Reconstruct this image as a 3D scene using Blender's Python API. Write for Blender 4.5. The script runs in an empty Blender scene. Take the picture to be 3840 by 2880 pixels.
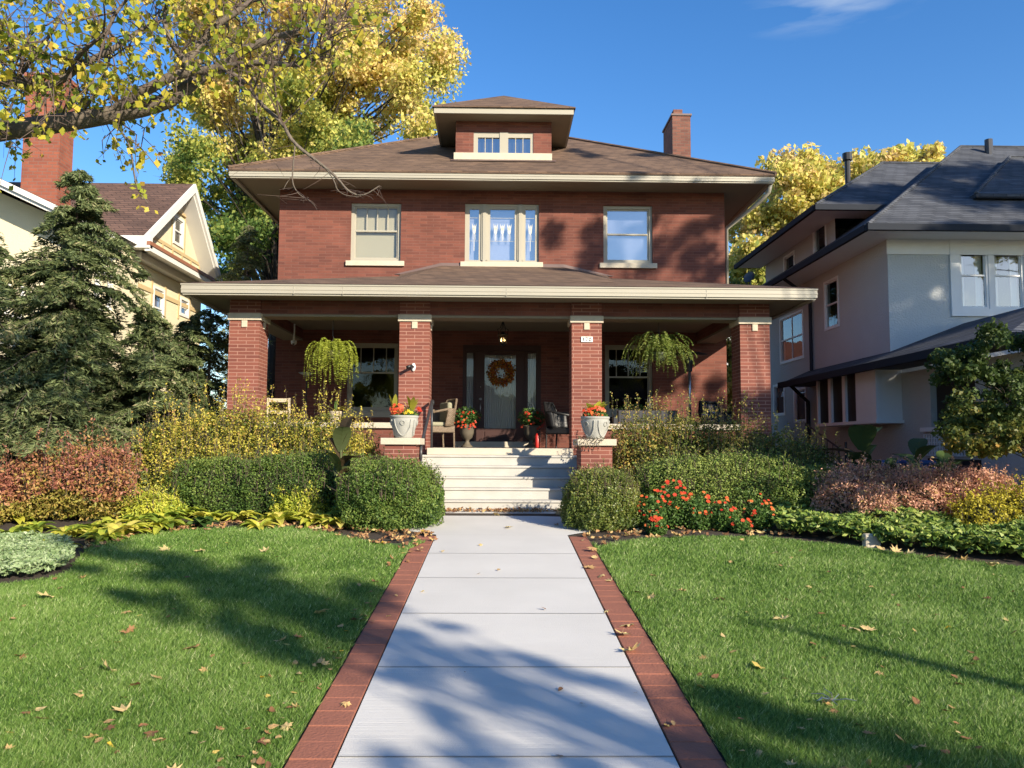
import bpy, math, random
import numpy as np
from mathutils import Vector, Matrix
rad = math.radians
RNG = np.random.default_rng(7)
random.seed(7)
SC = bpy.context.scene
COL = SC.collection

# ------------------------------------------------------------------ camera
CZ = 1.03                       # eye height above the foot of the steps
F = 3008.0                      # focal length in pixels of the 3840 px wide photograph
PITCH, YAW, ROLL = 0.0757, 0.0160, 0.0055
cp, sp, cy, sy, cr, sr = math.cos(PITCH), math.sin(PITCH), math.cos(YAW), math.sin(YAW), math.cos(ROLL), math.sin(ROLL)
FW = Vector((sy * cp, cy * cp, sp))
R0 = Vector((cy, -sy, 0))
U0 = Vector((-sy * sp, -cy * sp, cp))
RT = R0 * cr + U0 * sr
UP = U0 * cr - R0 * sr
cam = bpy.data.cameras.new('camera')
cam.sensor_width = 36
cam.lens = F / 3840 * 36
cam.clip_start = 0.05
cam.clip_end = 2000
co = bpy.data.objects.new('camera', cam)
m = Matrix((RT, UP, -FW)).transposed().to_4x4()
m.translation = (0, 0, CZ)
co.matrix_world = m
COL.objects.link(co)
SC.camera = co

# ------------------------------------------------------------------ sky, sun, exposure
EL, AZ = rad(23), rad(39)
SUN = Vector((math.sin(AZ) * math.cos(EL), -math.cos(AZ) * math.cos(EL), math.sin(EL)))
W = bpy.data.worlds.new('World')
SC.world = W
W.use_nodes = True
sky = W.node_tree.nodes.new('ShaderNodeTexSky')
sky.sky_type = 'NISHITA'
sky.sun_disc = False
sky.sun_elevation = EL
sky.sun_rotation = math.pi - AZ
sky.air_density = 1.0
sky.dust_density = 0.3
sky.ozone_density = 2.2
hs_ = W.node_tree.nodes.new('ShaderNodeHueSaturation')
hs_.inputs['Saturation'].default_value = 1.32
hs_.inputs['Value'].default_value = 1.42
hs_.inputs['Hue'].default_value = .508
W.node_tree.links.new(sky.outputs[0], hs_.inputs['Color'])
W.node_tree.links.new(hs_.outputs[0], W.node_tree.nodes['Background'].inputs[0])
W.node_tree.nodes['Background'].inputs[1].default_value = 0.086
sl = bpy.data.lights.new('sun', 'SUN')
sl.energy = 5.0
sl.angle = rad(0.6)
sl.color = (1.0, 0.88, 0.70)
so = bpy.data.objects.new('sun', sl)
so.rotation_euler = SUN.to_track_quat('Z', 'Y').to_euler()
COL.objects.link(so)
SC.view_settings.view_transform = 'Standard'
SC.view_settings.look = 'None'
SC.view_settings.exposure = 0.88
SC.view_settings.gamma = 1
SC.render.engine = 'CYCLES'
SC.cycles.max_bounces = 6
SC.cycles.transparent_max_bounces = 12
SC.cycles.use_denoising = True


# ------------------------------------------------------------------ measuring: pixel of the photograph -> place in the yard
def ray(px, py):
    a, b = px - 1920, py - 1440
    return FW * F + RT * a - UP * b


def at(px, py, Y):
    r = ray(px, py)
    t = Y / r.y
    return Vector((r.x * t, Y, r.z * t + CZ))


def atx(px, py, X):
    r = ray(px, py)
    t = X / r.x
    return Vector((X, r.y * t, r.z * t + CZ))


SL = 0.064


def G(y):                        # height of the ground
    if y > 12.3: return 0.0
    return -SL * (12.3 - max(y, 1.2))


def Gn(y):
    return np.where(y > 12.3, 0.0, -SL * (12.3 - np.maximum(y, 1.2)))


def gp(px, py):                  # where the ray meets the sloping ground
    r = ray(px, py)
    # CZ + t rz = -SL*(12.3 - t ry)
    t = -(CZ + SL * 12.3) / (r.z - SL * r.y)
    return Vector((r.x * t, r.y * t, CZ + r.z * t))


def g2(px, py):                  # the same from coordinates of the 2212 px wide view
    return gp(px * 1.736, py * 1.736)


# ------------------------------------------------------------------ materials
def nt(name):
    mt = bpy.data.materials.new(name)
    mt.use_nodes = True
    t = mt.node_tree
    return mt, t, t.nodes['Principled BSDF'], t.nodes.new, t.links.new


def simple(name, col, rough=.7, metal=0, spec=.5, noise=0, nscale=6, bump=0, bscale=80):
    mt, t, b, N, Lk = nt(name)
    b.inputs['Base Color'].default_value = (*col, 1)
    b.inputs['Roughness'].default_value = rough
    b.inputs['Metallic'].default_value = metal
    b.inputs['Specular IOR Level'].default_value = spec
    tc = N('ShaderNodeTexCoord')
    if noise:
        no = N('ShaderNodeTexNoise'); no.inputs['Scale'].default_value = nscale; no.inputs['Detail'].default_value = 6
        Lk(tc.outputs['Object'], no.inputs['Vector'])
        mx = N('ShaderNodeMix'); mx.data_type = 'RGBA'
        mx.inputs['A'].default_value = (*[c * (1 - noise) for c in col], 1)
        mx.inputs['B'].default_value = (*[min(1, c * (1 + noise)) for c in col], 1)
        Lk(no.outputs['Fac'], mx.inputs['Factor'])
        Lk(mx.outputs['Result'], b.inputs['Base Color'])
    if bump:
        n2 = N('ShaderNodeTexNoise'); n2.inputs['Scale'].default_value = bscale; n2.inputs['Detail'].default_value = 4
        Lk(tc.outputs['Object'], n2.inputs['Vector'])
        bp = N('ShaderNodeBump'); bp.inputs['Strength'].default_value = bump; bp.inputs['Distance'].default_value = .02
        Lk(n2.outputs['Fac'], bp.inputs['Height']); Lk(bp.outputs['Normal'], b.inputs['Normal'])
    return mt


def brickmat(name, c1, c2, mortar, bw=.205, rh=.066, ms=.008, horiz=False, shingle=False, rough=.85, bump=.5, patch=.25, msm=.1):
    mt, t, b, N, Lk = nt(name)
    tc = N('ShaderNodeTexCoord')
    sx = N('ShaderNodeSeparateXYZ'); Lk(tc.outputs['Object'], sx.inputs[0])
    ad = N('ShaderNodeMath'); ad.operation = 'ADD'
    Lk(sx.outputs['X'], ad.inputs[0])
    if not horiz: Lk(sx.outputs['Y'], ad.inputs[1])
    else: ad.inputs[1].default_value = 0
    cb = N('ShaderNodeCombineXYZ'); Lk(ad.outputs[0], cb.inputs['X'])
    Lk(sx.outputs['Y' if horiz else 'Z'], cb.inputs['Y'])
    br = N('ShaderNodeTexBrick')
    br.inputs['Scale'].default_value = 1
    br.inputs['Brick Width'].default_value = bw
    br.inputs['Row Height'].default_value = rh
    br.inputs['Mortar Size'].default_value = ms
    br.inputs['Mortar Smooth'].default_value = msm
    br.inputs['Bias'].default_value = -.1
    br.inputs['Color1'].default_value = (*c1, 1)
    br.inputs['Color2'].default_value = (*c2, 1)
    br.inputs['Mortar'].default_value = (*mortar, 1)
    Lk(cb.outputs[0], br.inputs['Vector'])
    no = N('ShaderNodeTexNoise'); no.inputs['Scale'].default_value = 1.3; no.inputs['Detail'].default_value = 8; no.inputs['Roughness'].default_value = .65
    Lk(tc.outputs['Object'], no.inputs['Vector'])
    mr = N('ShaderNodeMapRange'); mr.inputs['From Min'].default_value = .3; mr.inputs['From Max'].default_value = .7
    mr.inputs['To Min'].default_value = 1 - patch; mr.inputs['To Max'].default_value = 1 + patch
    Lk(no.outputs['Fac'], mr.inputs['Value'])
    vm = N('ShaderNodeVectorMath'); vm.operation = 'SCALE'
    Lk(br.outputs['Color'], vm.inputs[0]); Lk(mr.outputs[0], vm.inputs['Scale'])
    Lk(vm.outputs[0], b.inputs['Base Color'])
    b.inputs['Roughness'].default_value = rough
    b.inputs['Specular IOR Level'].default_value = .3
    n2 = N('ShaderNodeTexNoise'); n2.inputs['Scale'].default_value = 90; Lk(tc.outputs['Object'], n2.inputs['Vector'])
    mm = N('ShaderNodeMath'); mm.operation = 'MULTIPLY_ADD'; mm.inputs[1].default_value = .35
    iv = N('ShaderNodeMath'); iv.operation = 'SUBTRACT'; iv.inputs[0].default_value = 1; Lk(br.outputs['Fac'], iv.inputs[1])
    Lk(n2.outputs['Fac'], mm.inputs[0]); Lk(iv.outputs[0], mm.inputs[2])
    bp = N('ShaderNodeBump'); bp.inputs['Strength'].default_value = bump; bp.inputs['Distance'].default_value = .008
    Lk(mm.outputs[0], bp.inputs['Height']); Lk(bp.outputs['Normal'], b.inputs['Normal'])
    return mt


def leafmat(name, cols, rough=.55, trans=.35, spec=.3):
    mt, t, b, N, Lk = nt(name)
    a = N('ShaderNodeAttribute'); a.attribute_name = 'val'
    rp = N('ShaderNodeValToRGB')
    e = rp.color_ramp.elements
    for i, c in enumerate(cols):
        p = i / (len(cols) - 1)
        if i < 2: el = e[i]; el.position = p
        else: el = e.new(p)
        el.color = (*c, 1)
    Lk(a.outputs['Fac'], rp.inputs['Fac'])
    Lk(rp.outputs['Color'], b.inputs['Base Color'])
    b.inputs['Roughness'].default_value = rough
    b.inputs['Specular IOR Level'].default_value = spec
    tr = N('ShaderNodeBsdfTranslucent')
    Lk(rp.outputs['Color'], tr.inputs['Color'])
    ms = N('ShaderNodeMixShader'); ms.inputs[0].default_value = trans
    Lk(b.outputs[0], ms.inputs[1]); Lk(tr.outputs[0], ms.inputs[2])
    Lk(ms.outputs[0], t.nodes['Material Output'].inputs['Surface'])
    return mt


def glassmat(name, fac=.25, tint=(1, 1, 1)):
    mt = bpy.data.materials.new(name); mt.use_nodes = True
    t = mt.node_tree; t.nodes.remove(t.nodes['Principled BSDF'])
    N = t.nodes.new; Lk = t.links.new
    g = N('ShaderNodeBsdfGlossy'); g.inputs['Roughness'].default_value = .02; g.inputs['Color'].default_value = (.95, .97, 1, 1)
    tp = N('ShaderNodeBsdfTransparent'); tp.inputs['Color'].default_value = (*tint, 1)
    lw_ = N('ShaderNodeLayerWeight'); lw_.inputs['Blend'].default_value = .5
    pw = N('ShaderNodeMath'); pw.operation = 'POWER'; pw.inputs[1].default_value = 4; Lk(lw_.outputs['Facing'], pw.inputs[0])
    fr = N('ShaderNodeMath'); fr.operation = 'MULTIPLY_ADD'; fr.inputs[1].default_value = .75; fr.inputs[2].default_value = .04; Lk(pw.outputs[0], fr.inputs[0])
    ad = N('ShaderNodeMath'); ad.operation = 'ADD'; ad.inputs[1].default_value = fac; ad.use_clamp = True
    no = N('ShaderNodeTexNoise'); no.inputs['Scale'].default_value = 1.7
    tc = N('ShaderNodeTexCoord'); Lk(tc.outputs['Object'], no.inputs['Vector'])
    bp = N('ShaderNodeBump'); bp.inputs['Strength'].default_value = .06; bp.inputs['Distance'].default_value = .05
    Lk(no.outputs['Fac'], bp.inputs['Height']); Lk(bp.outputs['Normal'], g.inputs['Normal'])
    Lk(fr.outputs[0], ad.inputs[0])
    mx = N('ShaderNodeMixShader'); Lk(ad.outputs[0], mx.inputs[0]); Lk(tp.outputs[0], mx.inputs[1]); Lk(g.outputs[0], mx.inputs[2])
    Lk(mx.outputs[0], t.nodes['Material Output'].inputs['Surface'])
    return mt


def emis(name, col, s):
    mt, t, b, N, Lk = nt(name)
    b.inputs['Base Color'].default_value = (*col, 1)
    b.inputs['Emission Color'].default_value = (*col, 1)
    b.inputs['Emission Strength'].default_value = s
    return mt


M = {}
M['brick'] = brickmat('wall_brick', (.180, .062, .043), (.118, .042, .032), (.165, .078, .058), bw=.30, rh=.0635, ms=.006, patch=.22, bump=.5)
M['brick_col'] = brickmat('column_brick', (.215, .074, .052), (.145, .048, .037), (.32, .17, .13), bw=.30, rh=.0635, ms=.007, patch=.1)
M['brick_old'] = brickmat('old_brick', (.20, .085, .060), (.12, .052, .042), (.15, .095, .075), rh=.075, ms=.008, patch=.2)
M['brick_left'] = brickmat('chimney_brick', (.27, .085, .05), (.19, .06, .04), (.20, .10, .075), rh=.075, ms=.010, patch=.2)
M['shingle'] = brickmat('brown_shingles', (.175, .112, .074), (.095, .062, .045), (.055, .038, .030), bw=.26, rh=.052, ms=.006, patch=.22, rough=.95, bump=.7, msm=.4)
M['shingle_left'] = brickmat('russet_shingles', (.135, .080, .062), (.085, .052, .042), (.045, .030, .026), bw=.30, rh=.075, ms=.009, patch=.2, rough=.95, bump=.7, msm=.4)
M['shingle_grey'] = brickmat('grey_shingles', (.085, .092, .108), (.045, .050, .062), (.028, .031, .038), bw=.30, rh=.065, ms=.009, patch=.25, rough=.95, bump=.7, msm=.4)
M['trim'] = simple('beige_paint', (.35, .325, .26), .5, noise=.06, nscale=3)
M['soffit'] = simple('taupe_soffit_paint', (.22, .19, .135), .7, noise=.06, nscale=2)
M['limestone'] = simple('limestone', (.50, .44, .34), .85, noise=.14, nscale=9, bump=.3, bscale=60)
M['flash'] = simple('brown_flashing', (.13, .085, .075), .6, noise=.1)
M['joint'] = simple('joint_dirt', (.20, .19, .17), .95)
M['deck'] = simple('dimmed_deck', (.05, .04, .038), .7)  # unseen floor, its colour darkened to cut bounce and dim the porch
M['concrete'] = simple('fresh_concrete', (.57, .555, .52), .9, noise=.16, nscale=1.1, bump=.25, bscale=140)
M['step'] = simple('step_concrete', (.43, .415, .375), .9, noise=.22, nscale=3.5, bump=.25, bscale=120)
M['slab'] = simple('porch_slab', (.48, .43, .34), .85, noise=.14, nscale=5, bump=.2)
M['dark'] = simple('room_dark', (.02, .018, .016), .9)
M['glass'] = glassmat('window_glass', .16)
M['glass_hi'] = glassmat('upstairs_glass', .30)
M['glass_lo'] = glassmat('porch_glass', .0, (.85, .85, .85))
M['glass_blind'] = glassmat('clear_glass', .03)
M['lead'] = simple('lead_came', (.55, .55, .50), .5)
M['blind'] = simple('beige_blind', (.42, .40, .29), .8)
M['blind_blue'] = simple('pale_shade', (.27, .30, .40), .8)
M['curtain'] = simple('white_curtain', (.62, .62, .58), .9)
M['wood'] = simple('door_wood', (.045, .014, .010), .6, noise=.2, nscale=4)
M['black'] = simple('black_metal', (.012, .012, .013), .45)
M['darkgrey'] = simple('dark_grey_metal', (.05, .05, .055), .4, metal=.3)
M['steel'] = simple('brushed_steel', (.45, .45, .46), .3, metal=.9)
M['stone_urn'] = simple('cast_stone', (.33, .33, .30), .85, noise=.12, nscale=10, bump=.25)
M['urn_dark'] = simple('dark_cast_stone', (.12, .10, .07), .7)
M['bulb'] = emis('lit_bulb', (1, .72, .35), 6)
M['lampglass'] = glassmat('lantern_glass', .1, (.9, .8, .6))
M['white'] = simple('white_paint', (.72, .73, .74), .55, noise=.04)
M['sign'] = simple('white_enamel', (.8, .8, .76), .4)
M['wicker'] = brickmat('wicker', (.30, .23, .16), (.20, .15, .10), (.07, .05, .035), bw=.03, rh=.016, ms=.003, patch=.1, rough=.6)
M['cushion'] = simple('olive_cushion', (.26, .25, .17), .9)
M['red'] = simple('red_paint', (.45, .02, .015), .4)
M['stucco'] = simple('grey_stucco', (.47, .485, .485), .95, noise=.08, nscale=1.5, bump=.9, bscale=28)
M['navy'] = simple('dark_roof_trim', (.032, .036, .045), .9, spec=.1)
M['cream'] = simple('cream_stucco', (.64, .57, .39), .9, noise=.05, nscale=2, bump=.3, bscale=50)
M['yellowtrim'] = simple('yellow_trim', (.50, .38, .20), .7)
M['white_l'] = simple('white_trim', (.66, .65, .61), .6)
M['copper'] = simple('copper_gutter', (.28, .12, .07), .5)
M['soil'] = simple('dark_soil', (.045, .032, .022), .98, noise=.4, nscale=14, bump=.9, bscale=40)
M['yard'] = simple('yard_ground', (.045, .05, .025), .98, noise=.4, nscale=3, bump=.5)
M['asphalt'] = simple('asphalt', (.06, .06, .06), .9, noise=.2, nscale=8)
M['lawn'] = simple('lawn_thatch', (.058, .115, .022), .95, noise=.35, nscale=5, bump=.8, bscale=60)
M['bark'] = simple('grey_brown_bark', (.13, .105, .080), .95, noise=.5, nscale=16, bump=1, bscale=30)
M['bark_dark'] = simple('dark_bark', (.05, .040, .030), .95, noise=.4, nscale=12, bump=1, bscale=30)
M['twig'] = simple('twig_bark', (.10, .07, .055), .9)
M['bluebin'] = simple('blue_plastic', (.02, .08, .25), .5)
M['bucket'] = simple('terracotta', (.50, .42, .30), .8)
M['paver'] = simple('red_paver', (.27, .10, .062), .9, noise=.22, nscale=5, bump=.4, bscale=60)
M['plank'] = simple('old_planks', (.16, .08, .05), .8, noise=.3, nscale=6)
LM = {
    'grass': leafmat('grass_blades', [(.040, .095, .016), (.145, .265, .045), (.27, .39, .10), (.60, .64, .33)], .5, .3),
    'maple': leafmat('yellow_maple_leaves', [(.07, .14, .03), (.18, .26, .06), (.46, .48, .10), (.74, .66, .18), (.78, .58, .26)], .6, .45),
    'linden': leafmat('linden_leaves', [(.12, .19, .025), (.30, .34, .04), (.52, .46, .05), (.62, .46, .07), (.42, .20, .05)], .5, .4),
    'spirea': leafmat('yellow_shrub_leaves', [(.07, .11, .02), (.20, .21, .035), (.46, .42, .06), (.66, .54, .10), (.58, .34, .10)], .55, .3),
    'spirea2': leafmat('olive_shrub_leaves', [(.05, .08, .018), (.10, .14, .028), (.20, .22, .045), (.42, .34, .08), (.48, .26, .08)], .55, .3),
    'box': leafmat('boxwood_leaves', [(.030, .065, .014), (.075, .14, .026), (.16, .23, .045), (.28, .33, .08)], .55, .25, .3),
    'box2': leafmat('pale_boxwood_leaves', [(.05, .085, .018), (.10, .15, .028), (.17, .21, .04), (.27, .25, .06)], .45, .25, .5),
    'hemlock': leafmat('hemlock_needles', [(.045, .068, .026), (.10, .135, .050), (.19, .23, .09), (.36, .32, .17)], .6, .2),
    'azalea': leafmat('azalea_leaves', [(.14, .17, .04), (.42, .26, .11), (.62, .31, .22), (.76, .44, .31), (.60, .44, .16)], .5, .3),
    'azalea_red': leafmat('red_shrub_leaves', [(.20, .22, .04), (.40, .33, .07), (.42, .22, .09), (.38, .15, .10), (.30, .11, .08)], .5, .3),
    'gold': leafmat('golden_leaves', [(.22, .22, .03), (.48, .42, .04), (.62, .52, .07)], .5, .35),
    'hosta': leafmat('hosta_leaves', [(.17, .26, .035), (.40, .46, .055), (.62, .58, .08), (.70, .60, .16)], .5, .35),
    'green': leafmat('green_leaves', [(.04, .09, .02), (.08, .16, .035), (.16, .25, .06)], .45, .3),
    'pachy': leafmat('groundcover_leaves', [(.05, .10, .018), (.12, .20, .035), (.25, .33, .06), (.38, .42, .12)], .5, .25, .35),
    'vinca': leafmat('grey_green_leaves', [(.14, .22, .08), (.28, .38, .17), (.44, .52, .30)], .5, .3),
    'fern': leafmat('fern_fronds', [(.10, .15, .02), (.25, .31, .035), (.42, .46, .07)], .5, .4),
    'fern2': leafmat('dark_fern_fronds', [(.05, .09, .02), (.12, .18, .03), (.27, .30, .07)], .5, .35),
    'crab': leafmat('small_tree_leaves', [(.04, .07, .015), (.08, .12, .03), (.15, .15, .03), (.33, .19, .04)], .5, .3),
    'red': leafmat('red_petals', [(.50, .04, .02), (.62, .09, .03), (.70, .25, .06)], .5, .2),
    'yellow': leafmat('yellow_petals', [(.70, .50, .03), (.80, .65, .06)], .5, .2),
    'litter': leafmat('fallen_leaf_skin', [(.16, .075, .04), (.32, .16, .07), (.50, .33, .14), (.58, .47, .22), (.60, .42, .04)], .7, .15),
    'canna': leafmat('canna_leaves', [(.07, .05, .025), (.06, .09, .03), (.10, .16, .045), (.30, .30, .08)], .5, .3, .3),
    'wreath': leafmat('wreath_leaves', [(.05, .07, .02), (.40, .10, .02), (.5, .25, .03), (.35, .02, .02)], .6, .2),
}
M['paver'].name = 'red_paver'


# ------------------------------------------------------------------ building helpers
ORG = {}


def tag(o, label=None, cat=None, group=None, kind=None):
    if label: o['label'] = label
    if cat: o['category'] = cat
    if group: o['group'] = group
    if kind: o['kind'] = kind
    return o


def root(name, loc, label, cat, group=None):
    o = bpy.data.objects.new(name, None)
    o.empty_display_size = .2
    o.location = loc
    COL.objects.link(o)
    ORG[o.name] = Vector(loc)
    return tag(o, label, cat, group)


def place(o, parent, org):
    if parent is not None:
        o.parent = parent
        org = ORG[parent.name]
    else:
        org = Vector(org)
        o.location = org
    ORG[o.name] = org
    COL.objects.link(o)
    return org


class MB:
    def __init__(s, T=None):
        s.v = []; s.f = []; s.T = T

    def pts(s, ps):
        i = len(s.v)
        for p in ps: s.v.append(tuple(s.T(*p)) if s.T else tuple(p))
        return i

    def quad(s, *ps):
        i = s.pts(ps); s.f.append(tuple(range(i, i + len(ps)))); return s

    def box(s, x0, x1, y0, y1, z0, z1):
        i = s.pts([(x0, y0, z0), (x1, y0, z0), (x1, y1, z0), (x0, y1, z0), (x0, y0, z1), (x1, y0, z1), (x1, y1, z1), (x0, y1, z1)])
        for q in ((0, 3, 2, 1), (4, 5, 6, 7), (0, 1, 5, 4), (1, 2, 6, 5), (2, 3, 7, 6), (3, 0, 4, 7)):
            s.f.append(tuple(i + k for k in q))
        return s

    def tube(s, ps, rs, n=6, cap=True):
        ps = [Vector(p) for p in ps]
        if not hasattr(rs, '__len__'): rs = [rs] * len(ps)
        rings = []
        for k, p in enumerate(ps):
            d = (ps[min(k + 1, len(ps) - 1)] - ps[max(k - 1, 0)])
            if d.length < 1e-6: d = Vector((0, 0, 1))
            d.normalize()
            a = d.cross(Vector((0.13, .31, 1))) if abs(d.z) < .95 else d.cross(Vector((1, .1, 0)))
            a.normalize(); b = d.cross(a)
            rings.append(s.pts([p + a * math.cos(2 * math.pi * j / n) * rs[k] + b * math.sin(2 * math.pi * j / n) * rs[k] for j in range(n)]))
        for k in range(len(ps) - 1):
            for j in range(n):
                s.f.append((rings[k] + j, rings[k] + (j + 1) % n, rings[k + 1] + (j + 1) % n, rings[k + 1] + j))
        if cap:
            s.f.append(tuple(rings[0] + j for j in range(n))[::-1]); s.f.append(tuple(rings[-1] + j for j in range(n)))
        return s

    def lathe(s, c, prof, n=24):
        c = Vector(c); rings = []
        for r, z in prof:
            rings.append(s.pts([(c.x + r * math.cos(2 * math.pi * j / n), c.y + r * math.sin(2 * math.pi * j / n), c.z + z) for j in range(n)]))
        for k in range(len(prof) - 1):
            for j in range(n):
                s.f.append((rings[k] + j, rings[k] + (j + 1) % n, rings[k + 1] + (j + 1) % n, rings[k + 1] + j))
        s.f.append(tuple(rings[0] + j for j in range(n))[::-1]); s.f.append(tuple(rings[-1] + j for j in range(n)))
        return s

    def build(s, name, mat, parent=None, org=(0, 0, 0), smooth=False, bevel=0, **kw):
        me = bpy.data.meshes.new(name)
        o = bpy.data.objects.new(name, me)
        og = place(o, parent, org)
        me.from_pydata([(x - og.x, y - og.y, z - og.z) for x, y, z in s.v], [], s.f)
        me.materials.append(M[mat] if isinstance(mat, str) else mat)
        if smooth:
            me.polygons.foreach_set('use_smooth', [True] * len(me.polygons))
        if bevel:
            b = o.modifiers.new('bevel', 'BEVEL'); b.width = bevel; b.segments = 2; b.limit_method = 'ANGLE'
        tag(o, **kw)
        return o


def npmesh(name, V, nper, val, mat, parent=None, org=(0, 0, 0), **kw):
    """V: (N*nper,3) world vertices, one face per nper vertices"""
    me = bpy.data.meshes.new(name)
    o = bpy.data.objects.new(name, me)
    og = place(o, parent, org)
    V = V - np.array(og)[None]
    n = len(V); nf = n // nper
    me.vertices.add(n); me.vertices.foreach_set('co', V.astype(np.float32).ravel())
    me.loops.add(n); me.loops.foreach_set('vertex_index', np.arange(n, dtype=np.int32))
    me.polygons.add(nf)
    me.polygons.foreach_set('loop_start', np.arange(0, n, nper, dtype=np.int32))
    me.polygons.foreach_set('loop_total', np.full(nf, nper, dtype=np.int32))
    a = me.attributes.new('val', 'FLOAT', 'FACE')
    a.data.foreach_set('value', np.clip(val, 0, 1).astype(np.float32))
    me.materials.append(mat)
    me.update(calc_edges=True)
    tag(o, **kw)
    return o


def lumps(d, seed, f=3.0):
    r = np.random.default_rng(seed)
    s = np.zeros(len(d))
    for k in range(6):
        w = r.normal(size=3) * f * (1 + .35 * k); s += np.sin(d @ w + r.random() * 6.28) / (1 + .5 * k)
    return s / 2.6


def unit(a):
    return a / (np.linalg.norm(a, axis=1, keepdims=True) + 1e-9)


def leafquads(P, size, up=None, asp=.62, upb=.5, outb=None, along=None, droop=0):
    """P (N,3), size (N,) -> (N*4,3) kite shaped leaves"""
    N = len(P)
    nrm = RNG.normal(size=(N, 3)); nrm[:, 2] += upb
    if outb is not None: nrm += outb
    nrm = unit(nrm)
    if along is None:
        along = RNG.normal(size=(N, 3)); along[:, 2] -= droop
    along = unit(along - nrm * np.sum(along * nrm, 1, keepdims=True))
    b = np.cross(nrm, along)
    s = np.asarray(size).reshape(-1, 1) * np.ones((N, 1))
    V = np.stack([P - along * s * .5, P - along * s * .02 + b * s * asp * .5, P + along * s * .5, P - along * s * .02 - b * s * asp * .5], 1)
    return V.reshape(-1, 3)


def in_poly(x, y, poly):
    r = np.zeros(len(x), bool); n = len(poly)
    for i in range(n):
        x1, y1 = poly[i]; x2, y2 = poly[(i + 1) % n]
        c = ((y1 > y) != (y2 > y)) & (x < (x2 - x1) * (y - y1) / (y2 - y1 + 1e-12) + x1)
        r ^= c
    return r


def kids(o): return [c for c in bpy.data.objects if c.parent == o]


def copy_tree(o, parent=None):
    c = o.copy(); COL.objects.link(c)
    if parent is not None: c.parent = parent
    for ch in kids(o): copy_tree(ch, c)
    return c


def front(y0):
    return lambda u, d, w: (u, y0 + d, w)


def leftw(x0):                   # wall that faces -X; u runs along Y
    return lambda u, d, w: (x0 + d, u, w)


def rightw(x0):                  # wall that faces +X
    return lambda u, d, w: (x0 - d, u, w)


def wall(T, u0, u1, w0, w1, ops, thick=.28):
    """flat wall sheet with openings and their reveals"""
    mb = MB(T)
    us = sorted({u0, u1, *[o[0] for o in ops], *[o[1] for o in ops]})
    ws = sorted({w0, w1, *[o[2] for o in ops], *[o[3] for o in ops]})
    for a, b in zip(us, us[1:]):
        for c, d in zip(ws, ws[1:]):
            mu, mw = (a + b) / 2, (c + d) / 2
            if any(o[0] < mu < o[1] and o[2] < mw < o[3] for o in ops): continue
            mb.quad((a, 0, c), (b, 0, c), (b, 0, d), (a, 0, d))
    for a, b, c, d in ops:
        mb.quad((a, 0, c), (a, thick, c), (a, thick, d), (a, 0, d)).quad((b, 0, c), (b, 0, d), (b, thick, d), (b, thick, c))
        mb.quad((a, 0, d), (a, thick, d), (b, thick, d), (b, 0, d)).quad((a, 0, c), (b, 0, c), (b, thick, c), (a, thick, c))
    return mb


def window(par, T, r, frame='trim', pane='glass', back=None, fw=.07, rails=(), munt=(), blind=None, set_in=.06, room=True, name='window', label=None, extra=None, curtains=False):
    """r = (u0,u1,w0,w1) opening. rails: heights of meeting rails; munt: (u, w0, w1) bars. part window > pane, blind"""
    a, b, c, d = r
    f = MB(T); s = set_in
    f.box(a, a + fw, s, s + .09, c, d).box(b - fw, b, s, s + .09, c, d)
    f.box(a + fw, b - fw, s + .002, s + .088, d - fw, d).box(a + fw, b - fw, s + .002, s + .088, c, c + fw)
    g = fw * .45
    f.box(a + fw, a + fw + g, s + .03, s + .07, c + fw, d - fw).box(b - fw - g, b - fw, s + .03, s + .07, c + fw, d - fw)
    f.box(a + fw + g, b - fw - g, s + .032, s + .068, d - fw - g, d - fw).box(a + fw + g, b - fw - g, s + .032, s + .068, c + fw, c + fw + g)
    for w in rails: f.box(a + fw + g, b - fw - g, s + .02, s + .066, w - .018, w + .018)
    for u, w0, w1 in munt: f.box(u - .009, u + .009, s + .034, s + .060, w0, w1)
    o = f.build(name, frame, par, label=label)
    p = MB(T); p.quad((a + fw, s + .05, c + fw), (b - fw, s + .05, c + fw), (b - fw, s + .05, d - fw), (a + fw, s + .05, d - fw))
    p.build('pane', pane, o)
    if blind:
        bl = MB(T); mt, w0, w1 = blind
        n = max(1, int((w1 - w0) / .05))
        for k in range(n):
            z = w0 + (w1 - w0) * k / n
            bl.quad((a + fw + .01, s + .13, z), (b - fw - .01, s + .13, z), (b - fw - .01, s + .105, z + (w1 - w0) / n), (a + fw + .01, s + .105, z + (w1 - w0) / n))
        bl.build('blind', mt, o)
    if curtains:
        cu = MB(T)
        for u0, u1 in ((a + fw, a + fw + (b - a) * .22), (b - fw - (b - a) * .22, b - fw)):
            n = 10
            for k in range(n):
                x0 = u0 + (u1 - u0) * k / n; x1 = u0 + (u1 - u0) * (k + 1) / n
                cu.quad((x0, .16 + .03 * (k % 2), c), (x1, .16 + .03 * ((k + 1) % 2), c), (x1, .16 + .03 * ((k + 1) % 2), d), (x0, .16 + .03 * (k % 2), d))
        cu.build('curtain', 'curtain', o)
    return o


def pxr(x0, y0, x1, y1, Y):
    """rectangle of photo pixels on the plane at distance Y -> u0,u1,w0,w1"""
    A, B, C, D = at(x0, y0, Y), at(x1, y0, Y), at(x0, y1, Y), at(x1, y1, Y)
    return ((A.x + C.x) / 2, (B.x + D.x) / 2, (C.z + D.z) / 2, (A.z + B.z) / 2)

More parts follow.
